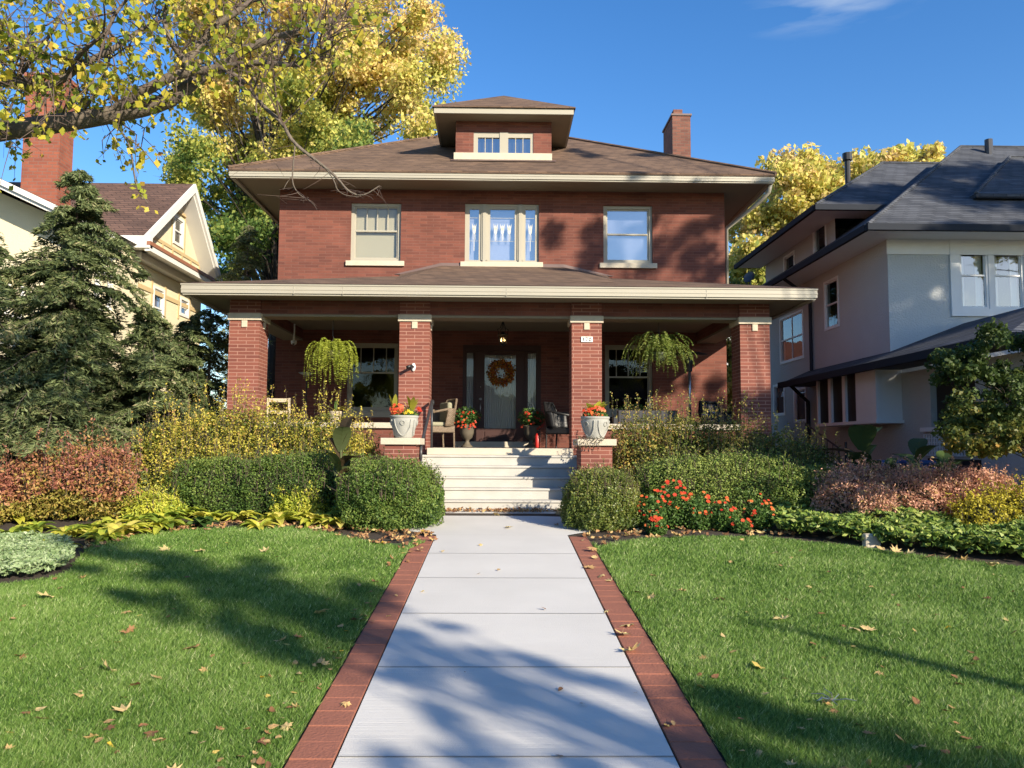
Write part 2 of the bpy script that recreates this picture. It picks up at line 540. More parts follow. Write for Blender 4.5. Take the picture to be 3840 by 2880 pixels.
# a faint wisp of cloud high on the right
def _cloud():
    t = W.node_tree; N = t.nodes.new; L = t.links.new
    tc = N('ShaderNodeTexCoord'); d = ray(3130, 15).normalized()
    sb = N('ShaderNodeVectorMath'); sb.operation = 'SUBTRACT'; sb.inputs[1].default_value = d; L(tc.outputs['Generated'], sb.inputs[0])
    sc_ = N('ShaderNodeVectorMath'); sc_.operation = 'MULTIPLY'; sc_.inputs[1].default_value = (9, 9, 34); L(sb.outputs[0], sc_.inputs[0])
    ln = N('ShaderNodeVectorMath'); ln.operation = 'LENGTH'; L(sc_.outputs[0], ln.inputs[0])
    no = N('ShaderNodeTexNoise'); no.inputs['Scale'].default_value = 9; no.inputs['Detail'].default_value = 7
    ms = N('ShaderNodeVectorMath'); ms.operation = 'MULTIPLY'; ms.inputs[1].default_value = (1, 1, 5); L(tc.outputs['Generated'], ms.inputs[0]); L(ms.outputs[0], no.inputs['Vector'])
    a = N('ShaderNodeMapRange'); a.inputs['From Min'].default_value = 1.0; a.inputs['From Max'].default_value = 0.1; a.inputs['To Max'].default_value = .75; L(ln.outputs['Value'], a.inputs['Value'])
    b = N('ShaderNodeMapRange'); b.inputs['From Min'].default_value = .42; b.inputs['From Max'].default_value = .75; L(no.outputs['Fac'], b.inputs['Value'])
    m_ = N('ShaderNodeMath'); m_.operation = 'MULTIPLY'; L(a.outputs[0], m_.inputs[0]); L(b.outputs[0], m_.inputs[1])
    mx = N('ShaderNodeMix'); mx.data_type = 'RGBA'; L(m_.outputs[0], mx.inputs['Factor']); L(hs_.outputs[0], mx.inputs['A']); mx.inputs['B'].default_value = (4.2, 4.9, 5.8, 1)
    L(mx.outputs['Result'], t.nodes['Background'].inputs[0])


_cloud()

# ------------------------------------------------------------------ the ground
gx = [-300, -60, -20, 0, 20, 60, 300]
gyy = [-300, -60, 1.2, 12.3, 14, 40, 120, 600]
mb = MB()
for j in range(len(gyy) - 1):
    for i in range(len(gx) - 1):
        mb.quad(*[(x, y, G(y) - .03) for x, y in ((gx[i], gyy[j]), (gx[i + 1], gyy[j]), (gx[i + 1], gyy[j + 1]), (gx[i], gyy[j + 1]))])
mb.build('ground', 'yard', kind='structure')
mb = MB()
for j, (y0, y1) in enumerate(((3, 7.5), (7.5, 12.3), (12.3, 16.5))):
    mb.quad((-14, y0, G(y0) - .012), (16, y0, G(y0) - .012), (16, y1, G(y1) - .012), (-14, y1, G(y1) - .012))
mb.build('planting_soil', 'soil', kind='structure')
MB().box(-60, 60, -3.2, -1.4, -.8, G(0) - .02).build('sidewalk', 'concrete', kind='structure')
MB().box(-60, 60, -16, -6, -.95, G(0) - .1).build('street', 'asphalt', kind='structure')

LX, RX = -.995, .73        # path edges (refined from the photograph below)
pl, pr = gp(1250, 2880), gp(2564, 2880)
pl2, pr2 = gp(1634, 2008), gp(2121, 2004)
LX = (pl.x + pl2.x) / 2; RX = (pr.x + pr2.x) / 2
YB = (pl2.y + pr2.y) / 2
js = [-1.3, .23, 1.53, 2.83, 4.13, 5.44, 6.73, 8.0, 9.2, YB]
mb = MB()
for a, b in zip(js, js[1:]):
    mb.v += []; i = mb.pts([(LX, a + .003, G(a)), (RX, a + .003, G(a)), (RX, b - .003, G(b)), (LX, b - .003, G(b)),
                            (LX, a + .004, G(a) - .1), (RX, a + .004, G(a) - .1), (RX, b - .004, G(b) - .1), (LX, b - .004, G(b) - .1)])
    for q in ((0, 1, 2, 3), (0, 4, 5, 1), (1, 5, 6, 2), (2, 6, 7, 3), (3, 7, 4, 0)): mb.f.append(tuple(i + k for k in q))
YF = YB + .42
i = mb.pts([(LX, YB, G(YB)), (RX, YB, G(YB)), (1.36, YF, G(YF)), (1.36, 12.56, 0), (-1.37, 12.56, 0), (-1.37, YF, G(YF))])
mb.f.append((i, i + 1, i + 2, i + 3, i + 4, i + 5))
o = mb.build('path', 'concrete', kind='structure')
jm = MB()
for b in js[1:-1]: jm.quad((LX, b - .005, G(b) + .0040), (RX, b - .005, G(b) + .0040), (RX, b + .005, G(b) + .0040), (LX, b + .005, G(b) + .0040))
jm.build('path_joint', 'joint', kind='structure')
# broom marks across the slabs
mt = M['concrete']; t = mt.node_tree
wv = t.nodes.new('ShaderNodeTexNoise'); wv.inputs['Scale'].default_value = 1; wv.inputs['Detail'].default_value = 3
mp = t.nodes.new('ShaderNodeMapping'); mp.inputs['Scale'].default_value = (1.2, 90, 1)
tc = t.nodes.new('ShaderNodeTexCoord'); t.links.new(tc.outputs['Object'], mp.inputs[0]); t.links.new(mp.outputs[0], wv.inputs['Vector'])
bp = t.nodes.new('ShaderNodeBump'); bp.inputs['Strength'].default_value = .35; bp.inputs['Distance'].default_value = .01
t.links.new(wv.outputs['Fac'], bp.inputs['Height'])
pb = t.nodes['Principled BSDF']
prev = pb.inputs['Normal'].links[0].from_socket
t.links.new(prev, bp.inputs['Normal']); t.links.new(bp.outputs['Normal'], pb.inputs['Normal'])

for side in (-1, 1):
    mb = MB()
    y = -1.3
    while y < YB - .1:
        x0, x1 = (LX - .235, LX - .012) if side < 0 else (RX + .012, RX + .235)
        d = random.uniform(-.003, .003)
        ya, yb = y + .004, y + .196
        z0, z1 = G(ya) + .004 + d, G(yb) + .004 + d
        i = mb.pts([(x0, ya, z0 - .08), (x1, ya, z0 - .08), (x1, yb, z1 - .08), (x0, yb, z1 - .08), (x0, ya, z0), (x1, ya, z0), (x1, yb, z1), (x0, yb, z1)])
        for q in ((4, 5, 6, 7), (0, 1, 5, 4), (1, 2, 6, 5), (2, 3, 7, 6), (3, 0, 4, 7)): mb.f.append(tuple(i + k for k in q))
        y += .2
    mb.build('brick_edging', 'paver', kind='structure', bevel=.004)

# lawns
lawnL = [g2(*p) for p in ((918, 1172), (885, 1186), (770, 1166), (700, 1150), (640, 1139), (540, 1138), (420, 1144), (300, 1156), (200, 1176), (170, 1205), (150, 1238), (80, 1254), (0, 1264))]
lawnL = [(p.x, p.y) for p in lawnL] + [(-9, 7.6), (-9, -1.2), (LX - .25, -1.2), (LX - .25, 10.0)]
lawnR = [g2(*p) for p in ((1290, 1182), (1370, 1168), (1500, 1159), (1650, 1161), (1800, 1176), (1950, 1196), (2080, 1213), (2212, 1226))]
lawnR = [(p.x, p.y) for p in lawnR] + [(9.5, 6.6), (9.5, -1.2), (RX + .25, -1.2), (RX + .25, 9.9)]


def lawn(poly):
    mb = MB()
    n = 60
    import itertools
    xs = np.linspace(-9, 9.5, 75); ys = np.linspace(-1.2, 11.2, 63)
    for i in range(len(xs) - 1):
        for j in range(len(ys) - 1):
            c = in_poly(np.array([xs[i], xs[i + 1], xs[i + 1], xs[i]]), np.array([ys[j], ys[j], ys[j + 1], ys[j + 1]]), poly)
            if c.sum() >= 3:
                mb.quad(*[(x, y, G(y) + .0 + .004 * math.sin(x * 3 + y * 2)) for x, y in ((xs[i], ys[j]), (xs[i + 1], ys[j]), (xs[i + 1], ys[j + 1]), (xs[i], ys[j + 1]))])
    mb.build('lawn', 'lawn', kind='structure')


def grass(poly, n, x0, x1):
    # more blades near the lens, wider ones far off
    y = 1 / (1 / 2.9 + RNG.random(n) * (1 / 11.2 - 1 / 2.9))
    x = (RNG.random(n) * (x1 - x0) + x0)
    k = in_poly(x, y, poly) & (np.abs(x - .016 * y) < .66 * y + .4)
    x, y = x[k], y[k]
    n = len(x)
    patch = .5 + .5 * lumps(np.stack([x, y, x * 0], 1), 5, 2.2) * .8 + .25 * lumps(np.stack([x, y, x * 0], 1), 9, 9)
    patch = np.clip(patch, 0, 1.2)
    h = (.020 + .032 * RNG.random(n) ** 1.4) * (.75 + .5 * patch)
    w = .0011 + .00050 * y
    ang = RNG.random(n) * 2 * np.pi
    lean = .3 + .9 * RNG.random(n)
    la = RNG.normal(size=(n, 2)) + np.array([.35, .1])
    la /= np.linalg.norm(la, axis=1, keepdims=True)
    z = Gn(y) - .004
    V = np.zeros((n, 3, 3))
    V[:, 0] = np.stack([x - w * np.cos(ang), y - w * np.sin(ang), z], 1)
    V[:, 1] = np.stack([x + w * np.cos(ang), y + w * np.sin(ang), z], 1)
    V[:, 2] = np.stack([x + la[:, 0] * h * lean, y + la[:, 1] * h * lean, z + h], 1)
    val = .02 + .46 * RNG.random(n) ** 1.3 + .34 * patch + (RNG.random(n) < .10) * .42 - (RNG.random(n) < .12) * .3
    npmesh('grass', V.reshape(-1, 3), 3, val, LM['grass'], label='short green lawn grass with fallen leaves among it', cat='grass', kind='stuff')


lawn(lawnL); lawn(lawnR)
grass(lawnL, 1300000, -7.6, 0)
grass(lawnR, 1300000, 0, 8)

# ------------------------------------------------------------------ the brick house
YH, HL, HR = 17.73, -4.95, 5.07
CL, CR, CY, CW = -4.83, 4.88, 14.3, .54
YBK = 25.8
ZF, ZS, ZG = .97, 6.75, 6.885
house = root('brick_house', (0, YH, 0), 'dark red brick two-storey house with a full-width porch and a hipped roof', 'house')
H = house
w1 = pxr(1315, 759, 1503, 977, YH); wc = pxr(1743, 767, 2021, 984, YH); w3 = pxr(2263, 772, 2447, 990, YH)
z2t, z2b = (w1[3] + w3[3]) / 2, (w1[2] + w3[2]) / 2
w1 = (w1[0], w1[1], z2b, z2t); w3 = (w3[0], w3[1], z2b, z2t); wc = (wc[0], wc[1], z2b, z2t + .01)
p1 = pxr(1301, 1285, 1493, 1545, YH); p3 = pxr(2269, 1294, 2448, 1547, YH)
zpt, zpb = (p1[3] + p3[3]) / 2, (p1[2] + p3[2]) / 2
p1 = (p1[0], p1[1], zpb, zpt); p3 = (p3[0], p3[1], zpb, zpt)
dr = pxr(1735, 1295, 2028, 1656, YH); dr = (dr[0], dr[1], ZF + .12, dr[3])
wl = wall(front(YH), HL, HR, 0, ZS, [w1, wc, w3, p1, p3, dr])
for T, u0, u1 in ((leftw(HL), YH, YBK), (rightw(HR), YH, YBK)):
    mb2 = MB(T); mb2.quad((u0, 0, 0), (u1, 0, 0), (u1, 0, ZS), (u0, 0, ZS)); i = len(wl.v); wl.v += mb2.v; wl.f += [tuple(k + i for k in f) for f in mb2.f]
wl.quad((HL, YBK, 0), (HR, YBK, 0), (HR, YBK, ZS), (HL, YBK, ZS))
wl.build('wall', 'brick', H)
# second floor deck, to keep the rooms dark
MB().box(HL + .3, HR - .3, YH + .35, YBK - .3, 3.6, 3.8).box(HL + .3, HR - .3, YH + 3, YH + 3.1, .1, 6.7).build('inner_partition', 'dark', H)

EO = .86
eL, eR, eY, eB = HL - EO, HR + EO, YH - EO, YBK + EO
tt = (eB - eY) / 2
zr = ZG + .57 * tt
# soffit and gutter
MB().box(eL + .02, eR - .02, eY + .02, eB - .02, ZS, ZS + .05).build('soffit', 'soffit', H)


def gutter(x0, x1, y0, y1, zt, h=.155, name='gutter', par=None, mat='trim'):
    g = MB()
    for a, b, c, d in ((x0, x1, y0, y0 + .1), (x0, x0 + .1, y0 + .1, y1), (x1 - .1, x1, y0 + .1, y1)):
        g.box(a, b, c, d, zt - h, zt - .02)
        e = .012
        g.box(a - e, b + e, c - e, d + e, zt - .02, zt + .004)
        g.box(a - e * .6, b + e * .6, c - e * .6, d + e * .6, zt - h * .62, zt - h * .62 + .016)
        g.box(a + .02, b - .02 if b - a > .2 else b, c + .025, d, zt - h - .03, zt - h)
    return g.build(name, mat, par)


gutter(eL, eR, eY, eB, ZG, .15, par=H)


def hip(x0, x1, y0, y1, z, m, t, name, mat, par, th=.05, under=None, back=True, label=None):
    """hip roof; t = run from the eave to the ridge"""
    mb = MB(); zr = z + m * t
    A, B, C, D = (x0, y0, z), (x1, y0, z), (x1, y1, z), (x0, y1, z)
    if y1 - y0 >= 2 * t - 1e-6 and x1 - x0 >= 2 * t - 1e-6:
        E, Fp = (x0 + t, y0 + t, zr), (x1 - t, y0 + t, zr)
        E2, F2 = (x0 + t, y1 - t, zr), (x1 - t, y1 - t, zr)
        mb.quad(A, B, Fp, E).quad(B, C, F2, Fp).quad(C, D, E2, F2).quad(D, A, E, E2).quad(E, Fp, F2, E2)
    else:
        E, Fp = (x0 + t, y0 + t, zr), (x1 - t, y0 + t, zr)
        mb.quad(A, B, Fp, E).quad(B, C, (x1 - t, y1, zr), Fp).quad(D, A, E, (x0 + t, y1, zr)).quad(E, Fp, (x1 - t, y1, zr), (x0 + t, y1, zr))
    for P, Q in ((A, B), (D, A), (B, C)):
        mb.quad(P, Q, (Q[0], Q[1], Q[2] - th), (P[0], P[1], P[2] - th))
    o = mb.build(name, mat, par, label=label)
    # ridge caps
    rc = MB(); hts = [(A, E), (B, Fp), (E, Fp)]
    for P, Q in hts:
        rc.tube([Vector(P) + Vector((0, 0, .01)), Vector(Q) + Vector((0, 0, .01))], .045, 6)
    rc.build('ridge_cap', mat, o)
    return o


rf = hip(eL - .02, eR + .02, eY - .02, eB, ZG + .01, .57, tt, 'roof', 'shingle', H)

# porch roof
pX0, pX1, pY = CL - .63, CR + .63, CY - .63
ZPG = 3.755
gutter(pX0, pX1, pY, YH + .4, ZPG, .155, par=H)
sm_ = MB()
for px_ in (1102, 1286, 1900, 2650):
    q = at(px_, 1085, pY); sm_.box(q.x - .006, q.x + .006, pY - .006, pY + .02, ZPG - .165, ZPG - .024)
sm_.build('gutter_strap', 'trim', H)
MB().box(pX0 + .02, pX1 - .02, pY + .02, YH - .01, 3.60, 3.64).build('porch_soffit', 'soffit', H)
mb = MB(); tp = YH - .004 - pY; mp_ = .256
z0 = ZPG + .012; zt = z0 + mp_ * tp
a_, b_, c_, d_ = (pX0 - .02, pY - .02, z0), (pX1 + .02, pY - .02, z0), (pX1 - tp, YH - .004, zt), (pX0 + tp, YH - .004, zt)
mb.quad(a_, b_, c_, d_)
mb.quad(a_, d_, (pX0 + tp, YH + .3, zt), (pX0 - .02, YH + .3, z0)).quad(b_, (pX1 + .02, YH + .3, z0), (pX1 - tp, YH + .3, zt), c_)
mb.build('porch_roof', 'shingle', H)
f1, f2, f3, f4 = at(1519, 1030, YH), at(1656, 986, YH), at(2115, 992, YH), at(2262, 1037, YH)
hy = pY + 1.2; hz = z0 + mp_ * 1.2 + .006
E1, E2 = (f1.x + .15, hy, hz), (f4.x - .15, hy, hz)
T1, T2 = (f2.x, YH - .03, f2.z - .07), (f3.x, YH - .03, f3.z - .07)
B1, B2 = (f1.x - .1, YH - .03, zt + .004), (f4.x + .1, YH - .03, zt + .004)
MB().quad(E1, E2, T2, T1).quad(E1, T1, B1).quad(E2, B2, T2).build('raised_roof', 'shingle', H)
MB().quad(T1, T2, (f3.x, YH - .012, f3.z), (f2.x, YH - .012, f2.z)).quad(B1, T1, (f2.x, YH - .012, f2.z), (f1.x - .25, YH - .012, zt + .01)).quad(T2, B2, (f4.x + .25, YH - .012, zt + .01), (f3.x, YH - .012, f3.z)).build('flashing', 'flash', H)

# columns, capstones, beams
ZC = 3.352
cols = [CL, -1.793, 1.299, CR - CW]
for x in cols:
    c = MB().box(x, x + CW, CY, CY + CW, 0, ZC - .125).box(x, x + CW, CY, CY + CW, ZC, 3.598).build('column', 'brick_col', H)
    k = MB().box(x - .03, x + CW + .03, CY - .03, CY + CW + .03, ZC - .125, ZC)
    k.box(x + CW / 2 - .05, x + CW / 2 + .05, CY - .02, CY + .01, ZC - .25, ZC - .128)
    k.box(x + CW - .01, x + CW + .02, CY + CW / 2 - .05, CY + CW / 2 + .05, ZC - .25, ZC - .128)
    k.build('capstone', 'limestone', c, bevel=.006)
mb = MB(); tr = MB()
for a, b in ((cols[0] + CW, cols[1]), (cols[1] + CW, cols[2]), (cols[2] + CW, cols[3])):
    mb.box(a, b, CY + .035, CY + .48, ZC, 3.6)
    tr.box(a, b, CY + .05, CY + .47, ZC - .04, ZC)
for a in (CL + .03, CR - .48):
    mb.box(a, a + .45, CY + CW, YH, ZC, 3.6); tr.box(a + .012, a + .438, CY + CW, YH, ZC - .04, ZC)
mb.build('beam', 'brick', H)
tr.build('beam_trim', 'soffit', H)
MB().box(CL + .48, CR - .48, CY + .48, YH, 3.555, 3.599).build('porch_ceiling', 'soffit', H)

# porch floor, parapets, pedestals, steps
MB().box(cols[1] + CW, cols[2], 14.05, YH, ZF - .12, ZF).build('porch_floor', 'slab', H, bevel=.008)
MB().box(CL + .1, CR - .1, CY + .7, YH, ZF - .001, ZF + .004).box(CL + .1, cols[1] + CW, CY + .42, CY + .7, ZF - .13, ZF + .0035).box(cols[2], CR - .1, CY + .42, CY + .7, ZF - .13, ZF + .0035).build('porch_deck', 'deck', H)
cop = pxr(1200, 1577, 1442, 1600, CY)[3]; cop2 = pxr(2300, 1597, 2776, 1615, CY)[3]; zcop = (cop + cop2) / 2
for a, b in ((cols[0] + CW, cols[1]), (cols[2] + CW, cols[3])):
    p = MB().box(a, b, CY + .1, CY + .42, 0, zcop - .1).build('parapet', 'brick', H)
    MB().box(a, b, CY + .04, CY + .48, zcop - .1, zcop).build('coping', 'limestone', p, bevel=.006)
for a in (CL + .1, CR - .42):
    p = MB().box(a, a + .32, CY + CW, YH, 0, zcop - .1).build('parapet', 'brick', H)
    MB().box(a - .06, a + .38, CY + CW, YH, zcop - .1, zcop).build('coping', 'limestone', p, bevel=.006)
ZP = CZ + .095
for sg, x0, x1 in ((-1, -1.735, -1.258), (1, 1.258, 1.735)):
    p = MB().box(x0, x1, 12.28, 12.96, -.05, ZP - .10).build('pedestal', 'brick_col', H)
    MB().box(x0 - .06, x1 + .06, 12.23, 13.01, ZP - .10, ZP).build('capstone', 'limestone', p, bevel=.006)
    a, b = (x0, -1.365) if sg < 0 else (1.365, x1)
    MB().box(a, b, 12.961, CY - .002, 0, .80).build('cheek_wall', 'brick_col', H)
    MB().box(a - .03, b + .03, 13.02, CY - .003, .80, .85).build('cheek_coping', 'limestone', H, bevel=.006)
st = MB()
for k in range(5):
    zt_ = .17 * (5 - k)
    y0 = 13.75 - .3 * k
    hw = 1.36 if y0 > 12.97 else 1.25
    st.box(-hw, hw, y0, 14.06 if k == 0 else y0 + .3, 0, zt_ - .035)
    st.box(-hw, hw, y0 - .022, 14.06 if k == 0 else y0 + .3, zt_ - .035, zt_)
st.build('steps', 'step', H, bevel=.008)

# upstairs windows
wx = lambda px, Y=YH: at(px, 900, Y).x
wz = lambda py, px=1900, Y=YH: at(px, py, Y).z
fw = .075
u = w1[0]; rz = wz(863, 1400)
window(H, front(YH), w1, pane='glass_blind', rails=(rz,), munt=[(w1[0] + (w1[1] - w1[0]) * q, rz + .02, w1[3] - .1) for q in (.31, .52, .73)], blind=('blind', w1[2] + .1, w1[3] - .1), label='sash window with a beige blind and three bars in its upper sash')
rz = wz(876, 2350)
window(H, front(YH), w3, pane='glass_hi', rails=(rz,), blind=('blind_blue', w3[2] + .1, w3[3] - .1), label='plain sash window with a pale shade reflecting the sky')
# the triple leaded window
a, b, c, d = wc
xs = [wx(1743), wx(1808), wx(1824), wx(1944), wx(1959), wx(2021)]
fr = MB(front(YH))
fr.box(a, b, .05, .14, d - .05, d).box(a, b, .052, .142, c, c + .05)
for q0, q1 in ((xs[1] - .02, xs[2] + .02), (xs[3] - .02, xs[4] + .02)):
    fr.box(q0, q1, .03, .13, c + .05, d - .05); fr.box((q0 + q1) / 2 - .035, (q0 + q1) / 2 + .035, .01, .03, c + .01, d - .01)
wins = [(xs[0], xs[1]), (xs[2], xs[3]), (xs[4], xs[5])]
glx = [(wx(1760), wx(1795)), (wx(1838), wx(1930)), (wx(1971), wx(2007))]
gz0, gz1 = wz(974), wz(782)
for (q0, q1), (g0, g1) in zip(wins, glx):
    fr.box(q0, g0, .06, .12, c + .05, d - .05).box(g1, q1, .06, .12, c + .05, d - .05)
    fr.box(g0, g1, .061, .119, gz1, d - .05).box(g0, g1, .061, .119, c + .05, gz0)
tw = fr.build('window', 'trim', H, label='three-part leaded window in the middle of the upper floor')
for g0, g1 in glx:
    p = MB(front(YH)); p.quad((g0, .095, gz0), (g1, .095, gz0), (g1, .095, gz1), (g0, .095, gz1)); p.build('pane', 'glass_hi', tw)
le = MB(front(YH))
for g0, g1 in glx:
    n = 3 if g1 - g0 > .3 else 1
    for k in range(n):
        xm = g0 + (g1 - g0) * (k + .5 + (0.0 if n == 1 else (1 - k) * .0)) / n if n == 1 else g0 + (g1 - g0) * (.22 + .28 * k)
        zt_ = gz1 - .32
        le.box(xm - .006, xm + .006, .088, .094, gz1 - .95 if n == 1 else gz1 - .72, zt_ - .2)
        le.quad((xm - .05, .09, zt_), (xm - .03, .09, zt_ - .22), (xm, .09, zt_ - .26), (xm - .012, .09, zt_ - .1))
        le.quad((xm + .05, .09, zt_), (xm + .012, .09, zt_ - .1), (xm, .09, zt_ - .26), (xm + .03, .09, zt_ - .22))
        le.quad((xm, .09, zt_ - .02), (xm - .02, .09, zt_ - .12), (xm, .09, zt_ - .2), (xm + .02, .09, zt_ - .12))
        le.box(xm - .03, xm - .024, .088, .094, gz1 - .7, zt_ - .25).box(xm + .024, xm + .03, .088, .094, gz1 - .7, zt_ - .25)
    le.box(g0, g1, .088, .092, gz1 - .73, gz1 - .724).box(g0, g1, .088, .092, gz1 - .2, gz1 - .194)
le.build('leading', 'lead', tw)
bl = MB(front(YH))
for g0, g1 in glx: bl.quad((g0 - .03, .2, gz0), (g1 + .03, .2, gz0), (g1 + .03, .2, gz1), (g0 - .03, .2, gz1))
bl.build('blind', 'blind_blue', tw)
for r, e in ((w1, .09), (wc, .09), (w3, .09)):
    MB().box(r[0] - e, r[1] + e, YH - .06, YH + .2, r[2] - .115, r[2] - .002).build('window_sill', 'limestone', H, bevel=.006)

# porch windows
for r, rp, n in ((p1, 1400, 4), (p3, 1410, 4)):
    rz = wz(rp)
    window(H, front(YH), r, frame='trim', pane='glass_lo', rails=(rz,), munt=[(r[0] + (r[1] - r[0]) * q / n, rz + .02, r[3] - .1) for q in range(1, n)])
    MB().box(r[0] - .09, r[1] + .09, YH - .06, YH + .2, r[2] - .13, r[2] - .002).build('window_sill', 'trim', H, bevel=.006)

# front door with sidelights
a, b, c, d = dr
X = lambda px: wx(px)
df = MB(front(YH))
df.box(a, a + .08, -.02, .12, c, d).box(b - .08, b, -.02, .12, c, d).box(a + .08, b - .08, -.018, .118, d - .12, d)
dl0, dl1 = X(1790), X(1968)
for s0, s1, g0, g1 in ((a + .08, dl0, X(1749), X(1779)), (dl1, b - .08, X(1982), X(2012))):
    df.box(s0, g0, .03, .1, c, d - .12).box(g1, s1, .03, .1, c, d - .12).box(g0, g1, .031, .099, c, wz(1600)).box(g0, g1, .031, .099, wz(1323), d - .12)
fo = df.build('door_frame', 'wood', H)
for g0, g1 in ((X(1749), X(1779)), (X(1982), X(2012))):
    p = MB(front(YH)); p.quad((g0, .07, wz(1600)), (g1, .07, wz(1600)), (g1, .07, wz(1323)), (g0, .07, wz(1323))); p.build('pane', 'glass_lo', fo)
    cu = MB(front(YH))
    for k in range(8):
        x0 = g0 + (g1 - g0) * k / 8; x1 = g0 + (g1 - g0) * (k + 1) / 8
        cu.quad((x0, .12 + .02 * (k % 2), c), (x1, .12 + .02 * ((k + 1) % 2), c), (x1, .12 + .02 * ((k + 1) % 2), d - .1), (x0, .12 + .02 * (k % 2), d - .1))
    cu.build('curtain', 'curtain', fo)
dg = (X(1821), X(1937), wz(1607), wz(1331))
dd = MB(front(YH))
dd.box(dl0, dg[0], .0, .05, c, d - .12).box(dg[1], dl1, .0, .05, c, d - .12).box(dg[0], dg[1], .001, .049, c, dg[2]).box(dg[0], dg[1], .001, .049, dg[3], d - .12)
dd.box(dg[0] + .02, dg[1] - .02, -.012, .001, c + .08, dg[2] - .07)
do = dd.build('door', 'wood', H, bevel=.006)
p = MB(front(YH)); p.quad((dg[0], .02, dg[2]), (dg[1], .02, dg[2]), (dg[1], .02, dg[3]), (dg[0], .02, dg[3])); p.build('pane', 'glass_lo', do)
cu = MB(front(YH)); n = 34
for k in range(n):
    x0 = dg[0] + (dg[1] - dg[0]) * k / n; x1 = dg[0] + (dg[1] - dg[0]) * (k + 1) / n
    cu.quad((x0, .07 + .03 * (k % 2), dg[2]), (x1, .07 + .03 * ((k + 1) % 2), dg[2]), (x1, .07 + .03 * ((k + 1) % 2), dg[3]), (x0, .07 + .03 * (k % 2), dg[3]))
cu.build('curtain', 'curtain', do)
hx = X(1807)
MB().tube([(hx, YH - .01, wz(1497)), (hx, YH - .05, wz(1497))], .03, 10).build('door_knob', 'steel', do, smooth=True)
MB().tube([(hx, YH - .004, wz(1512)), (hx, YH - .06, wz(1520)), (hx, YH - .06, wz(1545)), (hx, YH - .004, wz(1553))], .01, 6).build('handle', 'steel', do, smooth=True)
MB().tube([(hx, YH - .004, wz(1452)), (hx, YH - .03, wz(1452))], .012, 8).build('deadbolt', 'steel', do, smooth=True)
MB().box(X(1719), X(1995), 16.95, YH - .03, ZF + .001, ZF + .125).build('door_step', 'limestone', H, bevel=.01)

# dormer
YD = 18.0
dw = pxr(1709, 456, 2068, 601, YD)
dx0, dx1, dz0, dz1 = dw
ro = pxr(1776, 496, 2000, 577, YD)
dmo = wall(front(YD), dx0, dx1, dz0 - .15, dz1, [ro], .15)
for T in (leftw(dx0), rightw(dx1)):
    m2 = MB(T); m2.quad((YD, 0, dz0 - .2), (YD + 3.6, 0, dz0 - .2), (YD + 3.6, 0, dz1), (YD, 0, dz1)); i = len(dmo.v); dmo.v += m2.v; dmo.f += [tuple(k + i for k in f) for f in m2.f]
dm = dmo.build('dormer', 'brick', H)
oo = .45
MB().box(dx0 - oo, dx1 + oo, YD - oo, YD + 3, dz1, dz1 + .05).build('dormer_soffit', 'soffit', dm)
MB().box(dx0 - oo - .02, dx1 + oo + .02, YD - oo - .02, YD - oo + .02, dz1 - .01, dz1 + .14).box(dx0 - oo - .02, dx0 - oo + .02, YD - oo + .02, YD + 3, dz1 - .01, dz1 + .14).box(dx1 + oo - .02, dx1 + oo + .02, YD - oo + .02, YD + 3, dz1 - .01, dz1 + .14).build('dormer_fascia', 'trim', dm)
mb = MB(); e = .06; x0, x1, y0 = dx0 - oo - e, dx1 + oo + e, YD - oo - e; zz = dz1 + .145; t_ = (x1 - x0) / 2; zp = zz + t_ * .60
mb.quad((x0, y0, zz), (x1, y0, zz), ((x0 + x1) / 2, y0 + t_, zp)).quad((x0, y0, zz), ((x0 + x1) / 2, y0 + t_, zp), ((x0 + x1) / 2, y0 + 4, zp), (x0, y0 + 4, zz))
mb.quad((x1, y0, zz), (x1, y0 + 4, zz), ((x0 + x1) / 2, y0 + 4, zp), ((x0 + x1) / 2, y0 + t_, zp))
mb.quad((x0, y0, zz), (x0, y0, zz - .03), (x1, y0, zz - .03), (x1, y0, zz)).quad((x0, y0, zz - .03), (x1, y0, zz - .03), (x1, y0 + .1, zz - .03), (x0, y0 + .1, zz - .03))
mb.build('dormer_roof', 'shingle', dm)
a, b, c, d = ro
dX = lambda px: at(px, 540, YD).x
dZ = lambda py: at(1890, py, YD).z
f = MB(front(YD)); g = [(dX(1792), dX(1874)), (dX(1906), dX(1989))]; z0_, z1_ = dZ(574), dZ(515)
f.box(a, g[0][0], .02, .1, c, d).box(g[0][1], g[1][0], .0, .1, c, d).box(g[1][1], b, .02, .1, c, d)
for g0, g1 in g:
    f.box(g0, g1, .021, .099, c, z0_).box(g0, g1, .021, .099, z1_, d)
    for k in (1, 2): f.box(g0 + (g1 - g0) * k / 3 - .008, g0 + (g1 - g0) * k / 3 + .008, .03, .06, z0_, z1_)
fo = f.build('window', 'trim', dm)
for g0, g1 in g:
    p = MB(front(YD)); p.quad((g0, .065, z0_), (g1, .065, z0_), (g1, .065, z1_), (g0, .065, z1_))
    o = p.build('pane', 'glass_hi', dm)
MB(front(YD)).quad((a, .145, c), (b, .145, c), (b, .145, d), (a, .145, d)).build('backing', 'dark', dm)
MB().box(dx0 - .04, dx1 + .01, YD - .06, YD + .01, dz0 - .01, ro[2] + .002).build('window_sill', 'limestone', dm, bevel=.005)
MB().quad((dx0 - .1, YD - .2, dz0 - .09), (dx1 + .1, YD - .2, dz0 - .09), (dx1 + .1, YD - .01, dz0 + .01), (dx0 - .1, YD - .01, dz0 + .01)).build('flashing', 'flash', dm)

